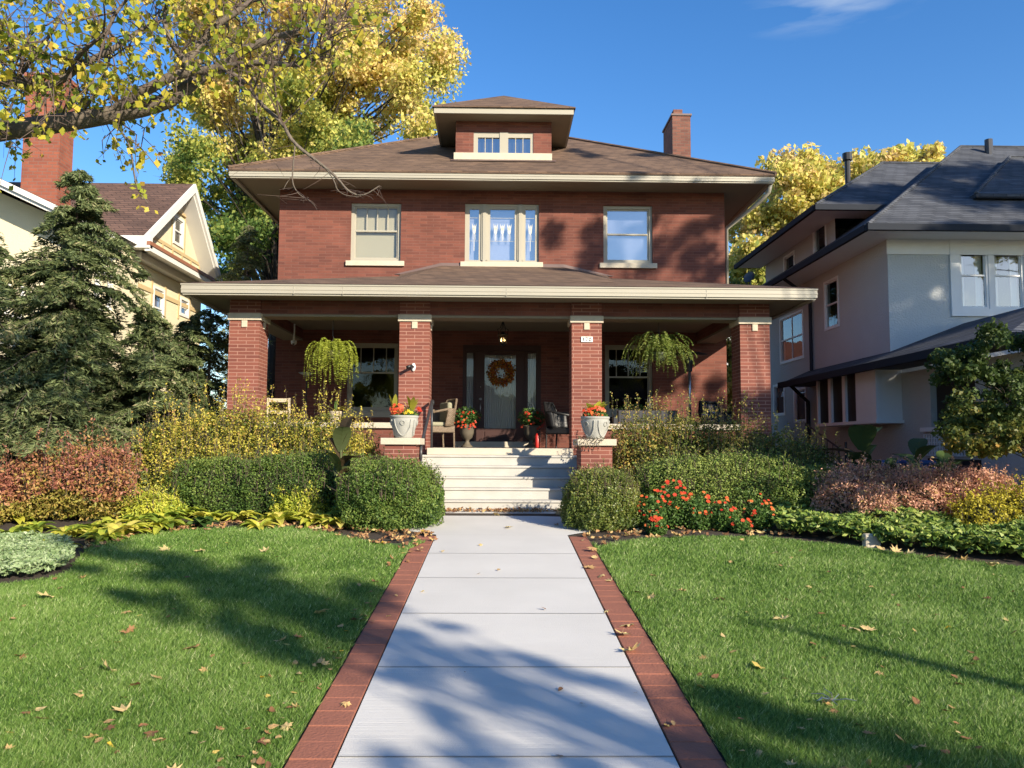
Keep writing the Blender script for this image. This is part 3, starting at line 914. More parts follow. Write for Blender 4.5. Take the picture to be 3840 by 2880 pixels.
# chimney
chY = 20.4
cw_ = pxr(2522, 434, 2590, 600, chY)
c = MB().box(cw_[0], cw_[1], chY, chY + 1.15, 6.9, cw_[3]).build('chimney', 'brick_old', H)
MB().box(cw_[0] - .03, cw_[1] + .03, chY - .03, chY + 1.18, cw_[3], cw_[3] + .05).build('chimney_cap', 'flash', c)
k0 = at(2536, 410, chY + .5)
MB().box(k0.x - .12, k0.x + .12, chY + .3, chY + .6, cw_[3] + .07, cw_[3] + .30).build('flue', 'brick_old', c)
# downspout on the right corner
q1, q2, q3 = at(2826, 745, 16.95), at(2818, 770, 17.1), at(2722, 814, 17.75)
MB().tube([(5.88, 17.0, ZG - .17), (5.86, 17.05, ZG - .32), (5.75, 17.2, ZG - .45), (HR + .06, 17.8, ZG - .95), (HR + .06, 17.8, 4.0)], .045, 8).build('downspout', 'trim', H, smooth=True)
MB().tube([(eL + .07, eB - 5, ZG - .17), (eL + .12, eB - 5, ZG - .45), (HL - .06, eB - 5, ZG - .9), (HL - .06, eB - 5, .2)], .045, 8).build('downspout', 'trim', H, smooth=True)
# plaque with the number
np_ = pxr(2179, 1263, 2222, 1283, CY)
pq = MB().box(np_[0], np_[1], CY - .02, CY - .001, np_[2], np_[3]).build('number_plaque', 'sign', H, bevel=.003, label='white house number plaque')
pw, ph = np_[1] - np_[0], np_[3] - np_[2]
cx_, cz_ = (np_[0] + np_[1]) / 2, (np_[2] + np_[3]) / 2
dg_ = MB()
yy = CY - .024
dg_.tube([(cx_ - .066, yy, cz_ - .032), (cx_ - .056, yy, cz_ + .032)], .0065, 6).tube([(cx_ - .056, yy, cz_ + .032), (cx_ - .07, yy, cz_ + .02)], .005, 6)
dg_.tube([(cx_ - .026, yy, cz_ + .022), (cx_ - .022, yy, cz_ + .032), (cx_ + .022, yy, cz_ + .03), (cx_ + .002, yy, cz_), (cx_ - .008, yy, cz_ - .033)], .006, 6)
dg_.tube([(cx_ + .058 + .019 * math.sin(k / 12 * 2 * math.pi), yy, cz_ + .031 * math.cos(k / 12 * 2 * math.pi)) for k in range(13)], .006, 6)
dg_.build('digits', 'black', pq)
# handrails beside the steps
MB().tube([(-1.18, 14.12, ZF), (-1.18, 14.12, 1.78)], .02, 8).tube([(-1.18, 14.25, 1.80), (-1.18, 14.08, 1.79), (-1.235, 12.80, .99), (-1.235, 12.72, .80)], .026, 8).tube([(-1.232, 12.83, .17), (-1.232, 12.83, .99)], .018, 8).tube([(-1.18, 14.25, 1.80), (-1.18, 14.28, 1.74)], .03, 8).build('handrail', 'darkgrey', H, smooth=True)

# ------------------------------------------------------------------ the grey stucco house on the right
XR = 8.3
RH = root('stucco_house', (XR, 16.8, 0), 'grey stucco house with dark slate-coloured roofs, mostly in tree shade', 'house')
ex = XR - .77
zf_e = at(3285, 842, 16.0).z           # front eave
zw_e = at(3085, 772, 18.7).z           # eave of the taller rear wing
y_ = lambda px, py=1400: atx(px, py, XR).y
z_ = lambda px, py: atx(px, py, XR).z
# front wall, upper floor
fo_ = pxr(3597, 921, 3840, 1160, 16.8)
fwl = wall(front(16.8), XR, 19.5, 2.4, zf_e - .05, [(fo_[0], fo_[1], fo_[2], fo_[3])], .2)
lw_ops = []
def sop(px0, px1, ytop_pxpy, ybot_pxpy):
    """opening on the side wall from photo pixels"""
    u0, u1 = sorted((y_(px0), y_(px1)))
    return (u0, u1, z_(*ybot_pxpy), z_(*ytop_pxpy))
op_a = sop(3098, 3153, (3125, 1042), (3125, 1232))
op_b = sop(3062, 3112, (3087, 830), (3087, 945))
op_c = sop(2948, 2990, (2969, 945), (2969, 1030))
op_d = sop(2928, 3017, (2972, 1175), (2972, 1355))
op_e = sop(2900, 2942, (2921, 1440), (2921, 1560))
op_f = sop(2975, 3022, (2998, 1455), (2998, 1585))
op_g = sop(3486, 3655, (3570, 1395), (3570, 1600))
def side(u0, u1, w0, w1, ops):
    return wall(leftw(XR), u0, u1, w0, w1, ops, .15)
sw = side(16.8, 24.6, 0, zf_e - .05, [op_a, op_d, op_e, op_f])
sw2 = side(19.4, 24.6, zf_e - .05, zw_e - .05, [op_b, op_c])
sw3 = side(12.3, 16.8, 0, 2.55, [op_g])
for s in (sw, sw2, sw3):
    i = len(fwl.v); fwl.v += s.v; fwl.f += [tuple(k + i for k in f) for f in s.f]
fwl.quad((XR, 19.4, zf_e - .1), (19.5, 19.4, zf_e - .1), (19.5, 19.4, zw_e - .05), (XR, 19.4, zw_e - .05))
fwl.quad((XR, 24.6, 0), (19.5, 24.6, 0), (19.5, 24.6, zw_e), (XR, 24.6, zw_e))
fwl.quad((XR, 12.3, 0), (19.5, 12.3, 0), (19.5, 12.3, 2.4), (XR, 12.3, 2.4))
fwl.quad((19.5, 12.3, 0), (19.5, 24.6, 0), (19.5, 24.6, zw_e), (19.5, 12.3, zw_e))
fwl.build('wall', 'stucco', RH)
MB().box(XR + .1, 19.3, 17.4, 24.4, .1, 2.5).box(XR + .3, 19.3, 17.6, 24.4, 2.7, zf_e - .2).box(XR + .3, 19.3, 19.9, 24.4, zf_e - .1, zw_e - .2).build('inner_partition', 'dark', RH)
for op, rl in ((op_a, 1), (op_b, 0), (op_c, 0), (op_d, 1), (op_e, 0), (op_f, 0)):
    rails = ((op[2] + op[3]) / 2,) if rl else ()
    mu = [((op[0] + op[1]) / 2, op[2] + .08, op[3] - .08)] if op is op_d else []
    window(RH, leftw(XR), op, frame='white', pane='glass_lo', rails=rails, munt=mu, fw=.06, set_in=-.02)
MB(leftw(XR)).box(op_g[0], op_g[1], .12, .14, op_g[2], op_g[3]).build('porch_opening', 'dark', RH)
# big twin window upstairs
cbx = pxr(3562, 888, 3900, 1187, 16.8)
f = MB(front(16.8))
f.box(cbx[0], fo_[0], -.04, .05, cbx[2], cbx[3]).box(fo_[0], fo_[1], -.042, .05, cbx[2], fo_[2]).box(fo_[0], fo_[1], -.042, .05, fo_[3], cbx[3]).box(fo_[1], fo_[1] + .25, -.04, .05, cbx[2], cbx[3])
mx_ = at(3714, 1030, 16.8).x
f.box(mx_ - .045, mx_ + .045, -.02, .08, fo_[2], fo_[3])
f.build('window_casing', 'white', RH)
rz = at(3650, 1032, 16.8).z
for a, b in ((fo_[0], mx_ - .046), (mx_ + .046, fo_[1])):
    window(RH, front(16.8), (a, b, fo_[2], fo_[3]), frame='white', pane='glass', rails=(rz,), fw=.05, curtains=True, set_in=.0)
MB(front(16.8)).box(XR - .02, 19, -.03, -.001, zf_e - .42, zf_e - .06).build('frieze_board', 'white', RH)
hip(ex, 20.3, 16.0, 16.0 + 9.7, zf_e, .726, 4.85, 'roof', 'shingle_grey', RH, th=.12, label='lower front hipped roof of grey shingles')
hip(ex, 20.3, 18.65, 25.1, zw_e, .69, 3.2, 'roof', 'shingle_grey', RH, th=.12, label='higher rear hipped roof of grey shingles')
MB().box(ex + .02, 20, 16.02, 16.8, zf_e - .1, zf_e - .06).box(ex + .02, XR, 16.8, 24.6, zf_e - .1, zf_e - .06).build('soffit', 'white', RH)
MB().box(ex + .02, 20, 18.67, 19.4, zw_e - .1, zw_e - .06).box(ex + .02, XR, 19.4, 25.0, zw_e - .1, zw_e - .06).build('soffit', 'white', RH)
MB().box(ex - .05, 20.2, 15.9, 16.0, zf_e - .13, zf_e + .005).box(ex - .08, ex, 16.0, 24.8, zf_e - .13, zf_e + .005).build('gutter', 'navy', RH)
MB().box(ex - .05, 20.2, 18.55, 18.65, zw_e - .13, zw_e + .005).box(ex - .08, ex, 18.65, 25.1, zw_e - .13, zw_e + .005).build('gutter', 'navy', RH)
# front roof dormer
dA = at(3660, 725, 17.2)
hip(dA.x, dA.x + 5.2, 17.2, 17.2 + 6, dA.z, .73, 2.3, 'dormer_roof', 'shingle_grey', RH, th=.08)
MB().box(dA.x + .02, dA.x + 5.15, 17.22, 22, dA.z - .1, dA.z - .05).box(dA.x + .6, dA.x + 4.6, 17.9, 21, dA.z - 1.6, dA.z - .1).build('dormer', 'navy', RH)
# porch roof along the side and front
pz = 2.72
mb = MB()
mb.quad((7.6, 11.7, pz), (20.3, 11.7, pz), (20.3, 16.79, pz + 1.35), (8.29, 16.79, pz + 1.35 * .0 + .3), (7.6, 16.79, pz))
mb.v = []; mb.f = []
e0, e1, e2 = (7.55, 11.7, pz), (20.3, 11.7, pz), (7.55, 21.3, pz)
k1 = (XR + 1.6, 14.05, pz + .95)
mb.quad(e0, e1, (20.3, 14.05, pz + .95), k1)
mb.quad(e0, k1, (XR + 1.6, 16.79, pz + .95), (XR - .003, 16.79, pz + .33), (XR - .003, 21.3, pz + .33), e2)
mb.quad(e0, e1, (e1[0], e1[1], pz - .1), (e0[0], e0[1], pz - .1)).quad(e2, e0, (e0[0], e0[1], pz - .1), (e2[0], e2[1], pz - .1))
mb.quad((7.55, 11.7, pz - .1), (20.3, 11.7, pz - .1), (20.3, 12.3, pz - .1), (XR, 12.3, pz - .1), (XR, 21.3, pz - .1), (7.55, 21.3, pz - .1))
mb.quad(e2, (XR - .003, 21.3, pz + .33), (XR - .003, 21.3, pz - .1), (7.55, 21.3, pz - .1))
mb.build('porch_roof', 'shingle_grey', RH)
MB().box(7.47, 7.55, 11.7, 21.35, pz - .14, pz + .01).box(7.47, 20.3, 11.6, 11.7, pz - .14, pz + .01).build('gutter', 'navy', RH)
# projecting bay with three dark panes
by0, by1 = sorted((atx(3062, 1500, 7.75).y, atx(3285, 1500, 7.75).y))
bz1, bz0 = atx(3170, 1402, 7.75).z, atx(3170, 1582, 7.75).z
BX = 7.75
bo = MB().box(BX + .1, XR + .02, by0 + .02, by1 - .02, bz0, bz1 + .12).box(BX - .03, XR, by0 - .05, by1 + .05, bz0 - .07, bz0 - .001).build('bay_window', 'white', RH)
bs = MB(); seg = by1 - by0
bs.box(BX, BX + .099, by0, by0 + seg * .26, bz0, bz1)
for q in range(4):
    u = by0 + seg * (.26 + .25 * q) - (.1 if q else .02)
    bs.box(BX + .004, BX + .099, u, min(u + .16, by1), bz0, bz1)
bs.box(BX + .002, BX + .099, by0, by1, bz1, bz1 + .11)
bs.build('window_frame', 'white', bo)
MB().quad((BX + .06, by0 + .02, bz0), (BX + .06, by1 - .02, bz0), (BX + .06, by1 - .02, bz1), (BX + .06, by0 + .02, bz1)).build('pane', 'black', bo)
# porch sill, lattice and plank screen
g0, g1 = op_g[0] - .15, op_g[1] + .2
MB(leftw(XR)).box(g0, g1, -.12, .0, op_g[2] - .08, op_g[2]).build('window_sill', 'white', RH)
la = MB(leftw(XR)); zt_ = op_g[2] - .12; zb_ = zt_ - .42
k = g0
while k < g1: la.box(k, k + .025, -.05, -.03, zb_, zt_); k += .09
k = zb_
while k < zt_: la.box(g0, g1, -.03, -.015, k, k + .022); k += .08
la.build('lattice', 'white', RH)
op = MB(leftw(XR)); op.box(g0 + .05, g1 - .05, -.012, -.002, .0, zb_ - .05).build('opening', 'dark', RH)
pk = MB(leftw(XR))
for k in range(4): pk.box(g0 + .1 + k * .22, g0 + .28 + k * .22, -.06 - .01 * k, -.03 - .01 * k, 0, zb_ - .1 - .05 * (k % 2))
tag(pk.build('wooden_screen', 'plank', None, (XR, 14.5, 0)), 'reddish wooden planks leaning under the white lattice', 'planks')
MB().tube([(7.6, 21.0, pz), (8.22, 21.2, pz - .5), (8.22, 21.2, 0)], .05, 6).tube([(ex, 20.9, zf_e - .1), (8.22, 20.9, zf_e - .6), (8.22, 20.9, pz + .3)], .045, 6).build('downspout', 'navy', RH)
def pipe(px, pyb, pyt, Y, r, label, cap=False):
    b, t = at(px, pyb, Y), at(px, pyt, Y)
    m_ = MB().tube([(b.x, Y, b.z - .3), (b.x, Y, t.z)], r, 10)
    if cap: m_.tube([(b.x, Y, t.z - .18), (b.x, Y, t.z + .02)], r * 1.7, 10)
    m_.build('vent_pipe', 'black' if cap else 'darkgrey', RH, smooth=False, label=label)
pipe(3180, 700, 578, 21.3, .075, 'tall black capped vent pipe', True)
pipe(3708, 552, 524, 20.4, .10, 'short grey vent pipe')

# side-door railing, iron fence, bins between the houses
r = MB()
ry = atx(3020, 1590, 7.6).y
pA, pB = at(3022, 1590, 17.5), at(3145, 1680, 16.0)
r.tube([pA, pB, (pB.x, 16.0, 0)], .02, 6).tube([pA - Vector((0, 0, .0)), (pA.x, 17.5, 0)], .02, 6).tube([pA - Vector((0, 0, .4)), pB - Vector((0, 0, .4))], .012, 6)
for k in range(1, 6):
    q = pA.lerp(pB, k / 6); r.tube([q, (q.x, q.y, q.z - .8)], .01, 5)
r.tube([(pB.x + .1, 15.9, 0), (pB.x + .1, 15.9, pB.z + .12)], .022, 6)
tag(r.build('stair_railing', 'black', None, (pB.x, 16.2, 0)), 'black iron stair railing at the side of the stucco house', 'railing')
r = MB(); a, b = at(3065, 1735, 15.2), at(3300, 1738, 15.2)
r.box(a.x, b.x, 15.19, 15.21, a.z - .03, a.z).box(a.x, b.x, 15.19, 15.21, a.z - .13, a.z - .11).box(a.x, b.x, 15.19, 15.21, .1, .13)
k = a.x
while k < b.x: r.tube([(k, 15.18, 0), (k, 15.18, a.z + .02)], .008, 5); k += .09
tag(r.build('iron_fence', 'black', None, ((a.x + b.x) / 2, 15.2, 0)), 'low black iron fence with thin bars beside the stucco house', 'fence')
for i, (px, Y, l) in enumerate(((3330, 14.6, 'blue recycling bin left of its twin behind the canna leaves'), (3425, 14.4, 'blue recycling bin nearer the wooden planks'))):
    c = at(px, 1740, Y); w = .27
    rt = root('recycling_bin', (c.x, Y, 0), l, 'bin', 'blue recycling bins')
    m_ = MB()
    i0 = m_.pts([(c.x - .22, Y - .22, 0), (c.x + .22, Y - .22, 0), (c.x + .22, Y + .22, 0), (c.x - .22, Y + .22, 0), (c.x - w, Y - w, c.z), (c.x + w, Y - w, c.z), (c.x + w, Y + w, c.z), (c.x - w, Y + w, c.z)])
    for q in ((0, 3, 2, 1), (4, 5, 6, 7), (0, 1, 5, 4), (1, 2, 6, 5), (2, 3, 7, 6), (3, 0, 4, 7)): m_.f.append(tuple(i0 + k for k in q))
    m_.build('bin_body', 'bluebin', rt, bevel=.02)
    MB().box(c.x - w - .02, c.x + w + .02, Y - w - .03, Y + w + .02, c.z + .002, c.z + .07).build('lid', 'bluebin', rt, bevel=.02)

# ------------------------------------------------------------------ the cream house on the left
XL = -8.0
LH = root('cream_house', (XL, 17.5, 0), 'cream stucco house with white cornices, russet shingles and a side gable', 'house')
A_, B_, C_ = atx(545, 888, -7.6), atx(721, 683, -7.6), atx(828, 1048, -7.6)
yA, yB, yC, zA, zB = A_.y, B_.y, C_.y, (A_.z + C_.z) / 2, B_.z
yB = (yA + yC) / 2 + .25
zc = zA - .15
y__ = lambda px, X=XL: atx(px, 1100, X).y
def lop(px0, px1, top, bot):
    u0, u1 = sorted((y__(px0), y__(px1)))
    pm = (px0 + px1) / 2
    return (u0, u1, atx(pm, bot, XL).z, atx(pm, top, XL).z)
o1, o2 = lop(572, 615, 1078, 1235), lop(674, 708, 1120, 1190)
o3 = lop(640, 678, 808, 918)
gw = wall(rightw(XL), yA + .45, yC - .3, 0, zc - .2, [o1, o2], .15)
u0, u1, w0, w1_ = o3
yl, yr = yA + .3, yC - .2
def gz(y): return zA + .05 + (zB - .12 - zA) * (1 - abs(y - yB) / ((yB - yl) if y < yB else (yr - yB)))
gg = MB(rightw(XL))
gg.quad((yl, 0, zc - .2), (u0, 0, zc - .2), (u0, 0, gz(u0)), (yl, 0, gz(yl))).quad((u1, 0, zc - .2), (yr, 0, zc - .2), (yr, 0, gz(yr)), (u1, 0, gz(u1)))
gg.quad((u0, 0, zc - .2), (u1, 0, zc - .2), (u1, 0, w0), (u0, 0, w0)).quad((u0, 0, w1_), (u1, 0, w1_), (u1, 0, gz(u1)), (yB, 0, gz(yB)), (u0, 0, gz(u0)) )
i = len(gw.v); gw.v += gg.v; gw.f += [tuple(k + i for k in f) for f in gg.f]
gw.quad((-16, yA + .45, 0), (XL, yA + .45, 0), (XL, yA + .45, zc), (-16, yA + .45, zc)).quad((-16, yC - .3, 0), (XL, yC - .3, 0), (XL, yC - .3, zc), (-16, yC - .3, zc))
gw.build('wall', 'cream', LH)
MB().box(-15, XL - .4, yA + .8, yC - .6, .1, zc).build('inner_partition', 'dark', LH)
for o_, bl_ in ((o1, 1), (o2, 1), (o3, 0)):
    window(LH, rightw(XL), o_, frame='white_l', pane='glass', rails=((o_[2] + o_[3]) / 2,), fw=.06, set_in=-.03, blind=('blind_blue', o_[2] + .08, o_[3] - .08) if bl_ else None)
# yellow half-timber boards
t_ = MB(rightw(XL))
zb_ = w0 - .12
t_.box(yl + .35, yr - .35, -.02, -.002, zb_ - .06, zb_ + .02)
t_.box(u0 - .12, u0 - .06, -.02, -.002, zb_ + .02, w1_ + .1).box(u1 + .06, u1 + .12, -.02, -.002, zb_ + .02, w1_ + .1).box(u0 - .2, u1 + .2, -.05, -.003, w1_ + .1, w1_ + .16)
for k in range(7):
    q = yl + .35 + (yr - yl - .7) * k / 6
    t_.box(q - .03, q + .03, -.02, -.002, zc + .0, zb_ - .06)
t_.box(yA + .45, yC - .3, -.025, -.002, zc - .85, zc - .75)
for o_ in (o1, o2): t_.box(o_[0] - .1, o_[0] - .02, -.02, -.002, o_[2] - .1, o_[3] + .12).box(o_[1] + .02, o_[1] + .1, -.02, -.002, o_[2] - .1, o_[3] + .12)
t_.build('half_timber_boards', 'yellowtrim', LH)
# main roof
mb = MB()
mb.quad((-16, yA, zA), (-7.6, yA, zA), (-7.6, yB, zB), (-16, yB, zB)).quad((-7.6, yC, zA), (-16, yC, zA), (-16, yB, zB), (-7.6, yB, zB))
mb.build('roof', 'shingle_left', LH)
mb = MB(); th = .22
for (ya, za), (yb, zb) in (((yA - .03, zA), (yB, zB)), ((yC + .03, zA), (yB, zB))):
    for x0, x1, dz in ((-7.62, -7.56, .0), (-8.0, -7.62, -.06)):
        i = mb.pts([(x0, ya, za - dz * 0 + dz), (x1, ya, za + dz), (x1, yb, zb + dz), (x0, yb, zb + dz), (x0, ya, za + dz - th), (x1, ya, za + dz - th), (x1, yb, zb + dz - th), (x0, yb, zb + dz - th)])
        for q in ((0, 1, 2, 3), (7, 6, 5, 4), (1, 5, 6, 2), (0, 3, 7, 4), (0, 4, 5, 1)): mb.f.append(tuple(i + k for k in q))
mb.build('rake_board', 'white_l', LH)
# cornice skirt round the gable foot and along the front
mb = MB()
mb.quad((-7.45, yA - .1, zc - .02), (-7.45, yC, zc - .02), (XL + .01, yC, zc + .16), (XL + .01, yA + .1, zc + .16))
mb.build('skirt_roof', 'shingle_left', LH)
MB().box(-7.5, -7.42, yA - .15, yC, zc - .08, zc + .0).build('gutter', 'copper', LH)
MB().box(XL + .01, -7.5, yA + .2, yC, zc - .12, zc - .04).box(-7.56, -7.44, yA - .1, yC, zc - .2, zc - .085).box(XL + .001, XL + .2, yA + .3, yC, zc - .28, zc - .12).box(-16, -7.44, yA - .14, yA, zc - .14, zc + .12).box(-16, -7.5, yA + .001, yA + .44, zc - .12, zc - .05).build('cornice', 'white_l', LH)
# nearer wing with its own rake
fy = 15.9
q0, q1 = at(-60, 640, fy), at(432, 872, fy)
sl_ = (q0.z - q1.z) / (q1.x - q0.x)
pxk = q1.x - 3.4; pzk = q1.z + sl_ * 3.4
mb = MB()
mb.quad((q1.x, fy, q1.z), (q1.x, yA + .3, q1.z), (pxk, yA + 2.5, pzk), (pxk, fy, pzk)).quad((pxk, fy, pzk), (pxk, yA + 2.5, pzk), (pxk - 4, yA + 2.5, pzk - 4 * sl_), (pxk - 4, fy, pzk - 4 * sl_))
mb.build('roof', 'shingle_left', LH, label='lower shingled roof of the nearer wing')
mb = MB()
for dx, dy, th, dz in ((0, -.06, .12, -.01), (0, .0, .08, -.13)):
    i = mb.pts([(q1.x, fy + dy, q1.z + dz), (pxk, fy + dy, pzk + dz), (pxk, fy + dy, pzk + dz - th), (q1.x, fy + dy, q1.z + dz - th), (q1.x, fy + dy + .06, q1.z + dz), (pxk, fy + dy + .06, pzk + dz), (pxk, fy + dy + .06, pzk + dz - th), (q1.x, fy + dy + .06, q1.z + dz - th)])
    for q in ((0, 1, 2, 3), (4, 7, 6, 5), (0, 4, 5, 1), (3, 2, 6, 7), (0, 3, 7, 4)): mb.f.append(tuple(i + k for k in q))
i = mb.pts([(q1.x, fy + .06, q1.z - .2), (pxk, fy + .06, pzk - .2), (pxk, fy + .7, pzk - .2), (q1.x, fy + .7, q1.z - .2)]); mb.f.append((i, i + 1, i + 2, i + 3))
mb.build('rake_board', 'white_l', LH)
mb = MB(); wx1 = XL + .06
mb.quad((wx1, fy + .65, 0), (wx1, yA + .5, 0), (wx1, yA + .5, q1.z), (wx1, fy + .65, q1.z)).quad((wx1 - 6, fy + .65, 0), (wx1, fy + .65, 0), (wx1, fy + .65, q1.z - .3 + sl_ * .5), (pxk, fy + .65, pzk - .3), (wx1 - 6, fy + .65, q1.z))
mb.build('wing_wall', 'cream', LH, label='cream front wall of the nearer wing')
cA = pxr(88, 290, 226, 700, 17.2)
c = MB().box(cA[0], cA[1], 17.2, 17.75, 3, cA[3]).build('chimney', 'brick_left', LH)
MB().box(cA[0] - .04, cA[1] + .04, 17.16, 17.79, cA[3], cA[3] + .09).build('chimney_cap', 'brick_left', c)
for px, py, w, h in ((60, 1120, 70, 150), (390, 1090, 60, 150)):
    r_ = pxr(px - w / 2, py - h / 2, px + w / 2, py + h / 2, fy + .65)
    window(LH, front(fy + .65), r_, frame='white_l', pane='glass', rails=((r_[2] + r_[3]) / 2,), set_in=-.05, fw=.06)

# satellite dish on the porch roof
sd = at(2812, 1045, 15.6)
rt = root('satellite_dish', (sd.x, 15.6, sd.z - .35), 'small grey satellite dish on the right end of the porch roof', 'satellite dish')
MB().tube([(sd.x, 15.6, sd.z - .38), (sd.x, 15.6, sd.z - .05)], .015, 6).tube([(sd.x, 15.6, sd.z - .2), (sd.x - .12, 15.5, sd.z - .1)], .01, 5).build('mast', 'black', rt)
mb = MB()
ax = Vector((-.5, -.6, .5)).normalized(); u_ = ax.cross(Vector((0, 0, 1))).normalized(); v_ = ax.cross(u_)
rg = []
for r, dd_ in ((.001, 0), (.1, .01), (.2, .04), (.26, .075)):
    rg.append(mb.pts([Vector((sd.x, 15.6, sd.z)) + (u_ * math.cos(k / 20 * 6.2832) * .8 + v_ * math.sin(k / 20 * 6.2832)) * r * .55 + ax * dd_ * .7 for k in range(20)]))
for a, b in zip(rg, rg[1:]):
    for k in range(20): mb.f.append((a + k, a + (k + 1) % 20, b + (k + 1) % 20, b + k))
mb.build('dish', 'darkgrey', rt, smooth=True)

# ------------------------------------------------------------------ vegetation
def blobpts(b, n, seed, p=2.0, amp=.10, depth=.22, f=3.0, cut=0):
    """points near the skin of a lumpy superellipsoid; b=(x,y,z,rx,ry,rz)"""
    c = np.array(b[:3]); r = np.array(b[3:])
    d = unit(RNG.normal(size=(int(n * 1.6), 3)))
    rr = 1 / np.power((np.abs(d) ** p).sum(1), 1 / p)
    L = rr * (1 + amp * lumps(d * rr[:, None] * (r / r.max()), seed, f))
    L *= 1 - depth * RNG.random(len(d)) ** 1.6
    P = c + d * r * L[:, None]
    k = P[:, 2] > Gn(P[:, 1]) + cut
    return P[k][:n], d[k][:n]


def shrub(name, label, cat, blobs, n, size, mat, p=2.0, amp=.1, depth=.25, f=3.0, val=(.5, .25), sprouts=0, sh=.2, group=None, core=.80, upb=.35, outb=.7, seed=1, asp=.6, vz=0, vfun=None, extra=None):
    bx = np.array([b[:3] for b in blobs]).mean(0)
    rt = root(name, (bx[0], bx[1], G(bx[1])), label, cat, group)
    Vs = []; vals = []
    tot = sum(b[3] * b[5] + b[4] * b[5] + b[3] * b[4] for b in blobs)
    co_ = MB()
    for bi, b in enumerate(blobs):
        k = int(n * (b[3] * b[5] + b[4] * b[5] + b[3] * b[4]) / tot)
        P, d = blobpts(b, k, seed * 31 + bi, p, amp, depth, f, cut=.02)
        keep = np.ones(len(P), bool)
        for bj, b2 in enumerate(blobs):
            if bj != bi:
                q = (np.abs((P - np.array(b2[:3])) / np.array(b2[3:])) ** p).sum(1)
                keep &= q > .55
        P, d = P[keep], d[keep]
        s = size * (.6 + .8 * RNG.random(len(P)))
        Vs.append(leafquads(P, s, upb=upb, outb=d * outb, asp=asp))
        cl = lumps(P, seed * 7 + bi, 5)
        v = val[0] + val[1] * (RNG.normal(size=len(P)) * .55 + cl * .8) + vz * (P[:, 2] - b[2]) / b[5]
        if vfun is not None: v = vfun(P, v)
        vals.append(v)
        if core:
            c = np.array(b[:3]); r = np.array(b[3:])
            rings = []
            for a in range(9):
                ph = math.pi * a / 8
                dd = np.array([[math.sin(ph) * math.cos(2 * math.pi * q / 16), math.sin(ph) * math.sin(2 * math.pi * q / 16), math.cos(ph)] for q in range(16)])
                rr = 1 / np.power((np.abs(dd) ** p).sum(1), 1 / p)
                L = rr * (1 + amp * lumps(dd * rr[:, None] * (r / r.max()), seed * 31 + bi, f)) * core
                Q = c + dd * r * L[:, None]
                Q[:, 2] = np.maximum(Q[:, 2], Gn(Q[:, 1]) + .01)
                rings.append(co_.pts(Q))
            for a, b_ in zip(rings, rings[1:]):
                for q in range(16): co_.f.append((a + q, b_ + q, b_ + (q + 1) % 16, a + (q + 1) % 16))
    if sprouts:
        tw = MB()
        P0 = np.concatenate([blobpts(b, max(1, sprouts // len(blobs)), seed * 31 + i, p, amp, .02, f)[0] for i, b in enumerate(blobs)])
        zc_ = np.median(P0[:, 2])
        for q in P0:
            if q[2] < zc_: continue
            h = sh * (.4 + random.random())
            e = Vector(q) + Vector((random.gauss(0, .06), random.gauss(0, .06) - .02, h))
            tw.tube([Vector(q) - Vector((0, 0, .12)), Vector(q), e], [.004, .003, .0015], 4, cap=False)
            m_ = int(4 + h * 38)
            t_ = RNG.random(m_)[:, None]
            PP = q + (np.array(e) - q) * t_ + RNG.normal(size=(m_, 3)) * .014
            Vs.append(leafquads(PP, size * (.55 + .6 * RNG.random(m_)), upb=.3, asp=asp)); vals.append(val[0] + .12 + val[1] * RNG.normal(size=m_) * .6)
        tw.build('twigs', 'twig', rt)
    if core: co_.build('dark_core', mat_core, rt, smooth=True)  # solid dark core added inside the shrub to block the view through
    npmesh('foliage', np.concatenate(Vs), 4, np.concatenate(vals), LM[mat], rt)
    return rt


mat_core = simple('dark_fill', (.035, .035, .018), 1, noise=.5, nscale=25, bump=1, bscale=30)

# clipped boxwood, leaf colour lightened upward for sunlit tips
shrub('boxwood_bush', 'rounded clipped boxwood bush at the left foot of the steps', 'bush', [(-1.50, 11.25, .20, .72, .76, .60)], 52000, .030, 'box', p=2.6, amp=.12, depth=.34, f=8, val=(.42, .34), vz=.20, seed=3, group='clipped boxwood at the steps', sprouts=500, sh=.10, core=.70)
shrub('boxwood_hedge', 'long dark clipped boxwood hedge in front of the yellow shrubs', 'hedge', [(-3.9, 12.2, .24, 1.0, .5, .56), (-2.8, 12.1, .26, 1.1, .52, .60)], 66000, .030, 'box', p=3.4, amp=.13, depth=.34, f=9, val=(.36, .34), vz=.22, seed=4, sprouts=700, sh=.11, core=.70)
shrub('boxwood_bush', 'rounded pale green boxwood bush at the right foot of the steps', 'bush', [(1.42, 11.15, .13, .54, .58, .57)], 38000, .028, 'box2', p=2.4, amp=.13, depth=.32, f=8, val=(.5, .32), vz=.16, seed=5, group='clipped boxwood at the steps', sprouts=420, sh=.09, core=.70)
shrub('boxwood_hedge', 'long bright green boxwood hedge behind the red flowers', 'hedge', [(2.85, 12.05, .20, .80, .60, .64), (3.7, 12.05, .22, .9, .64, .68), (4.35, 12.1, .15, .65, .6, .58)], 78000, .033, 'box', p=3.0, amp=.13, depth=.36, f=9, val=(.55, .36), vz=.24, seed=6, sprouts=800, sh=.12, core=.70)
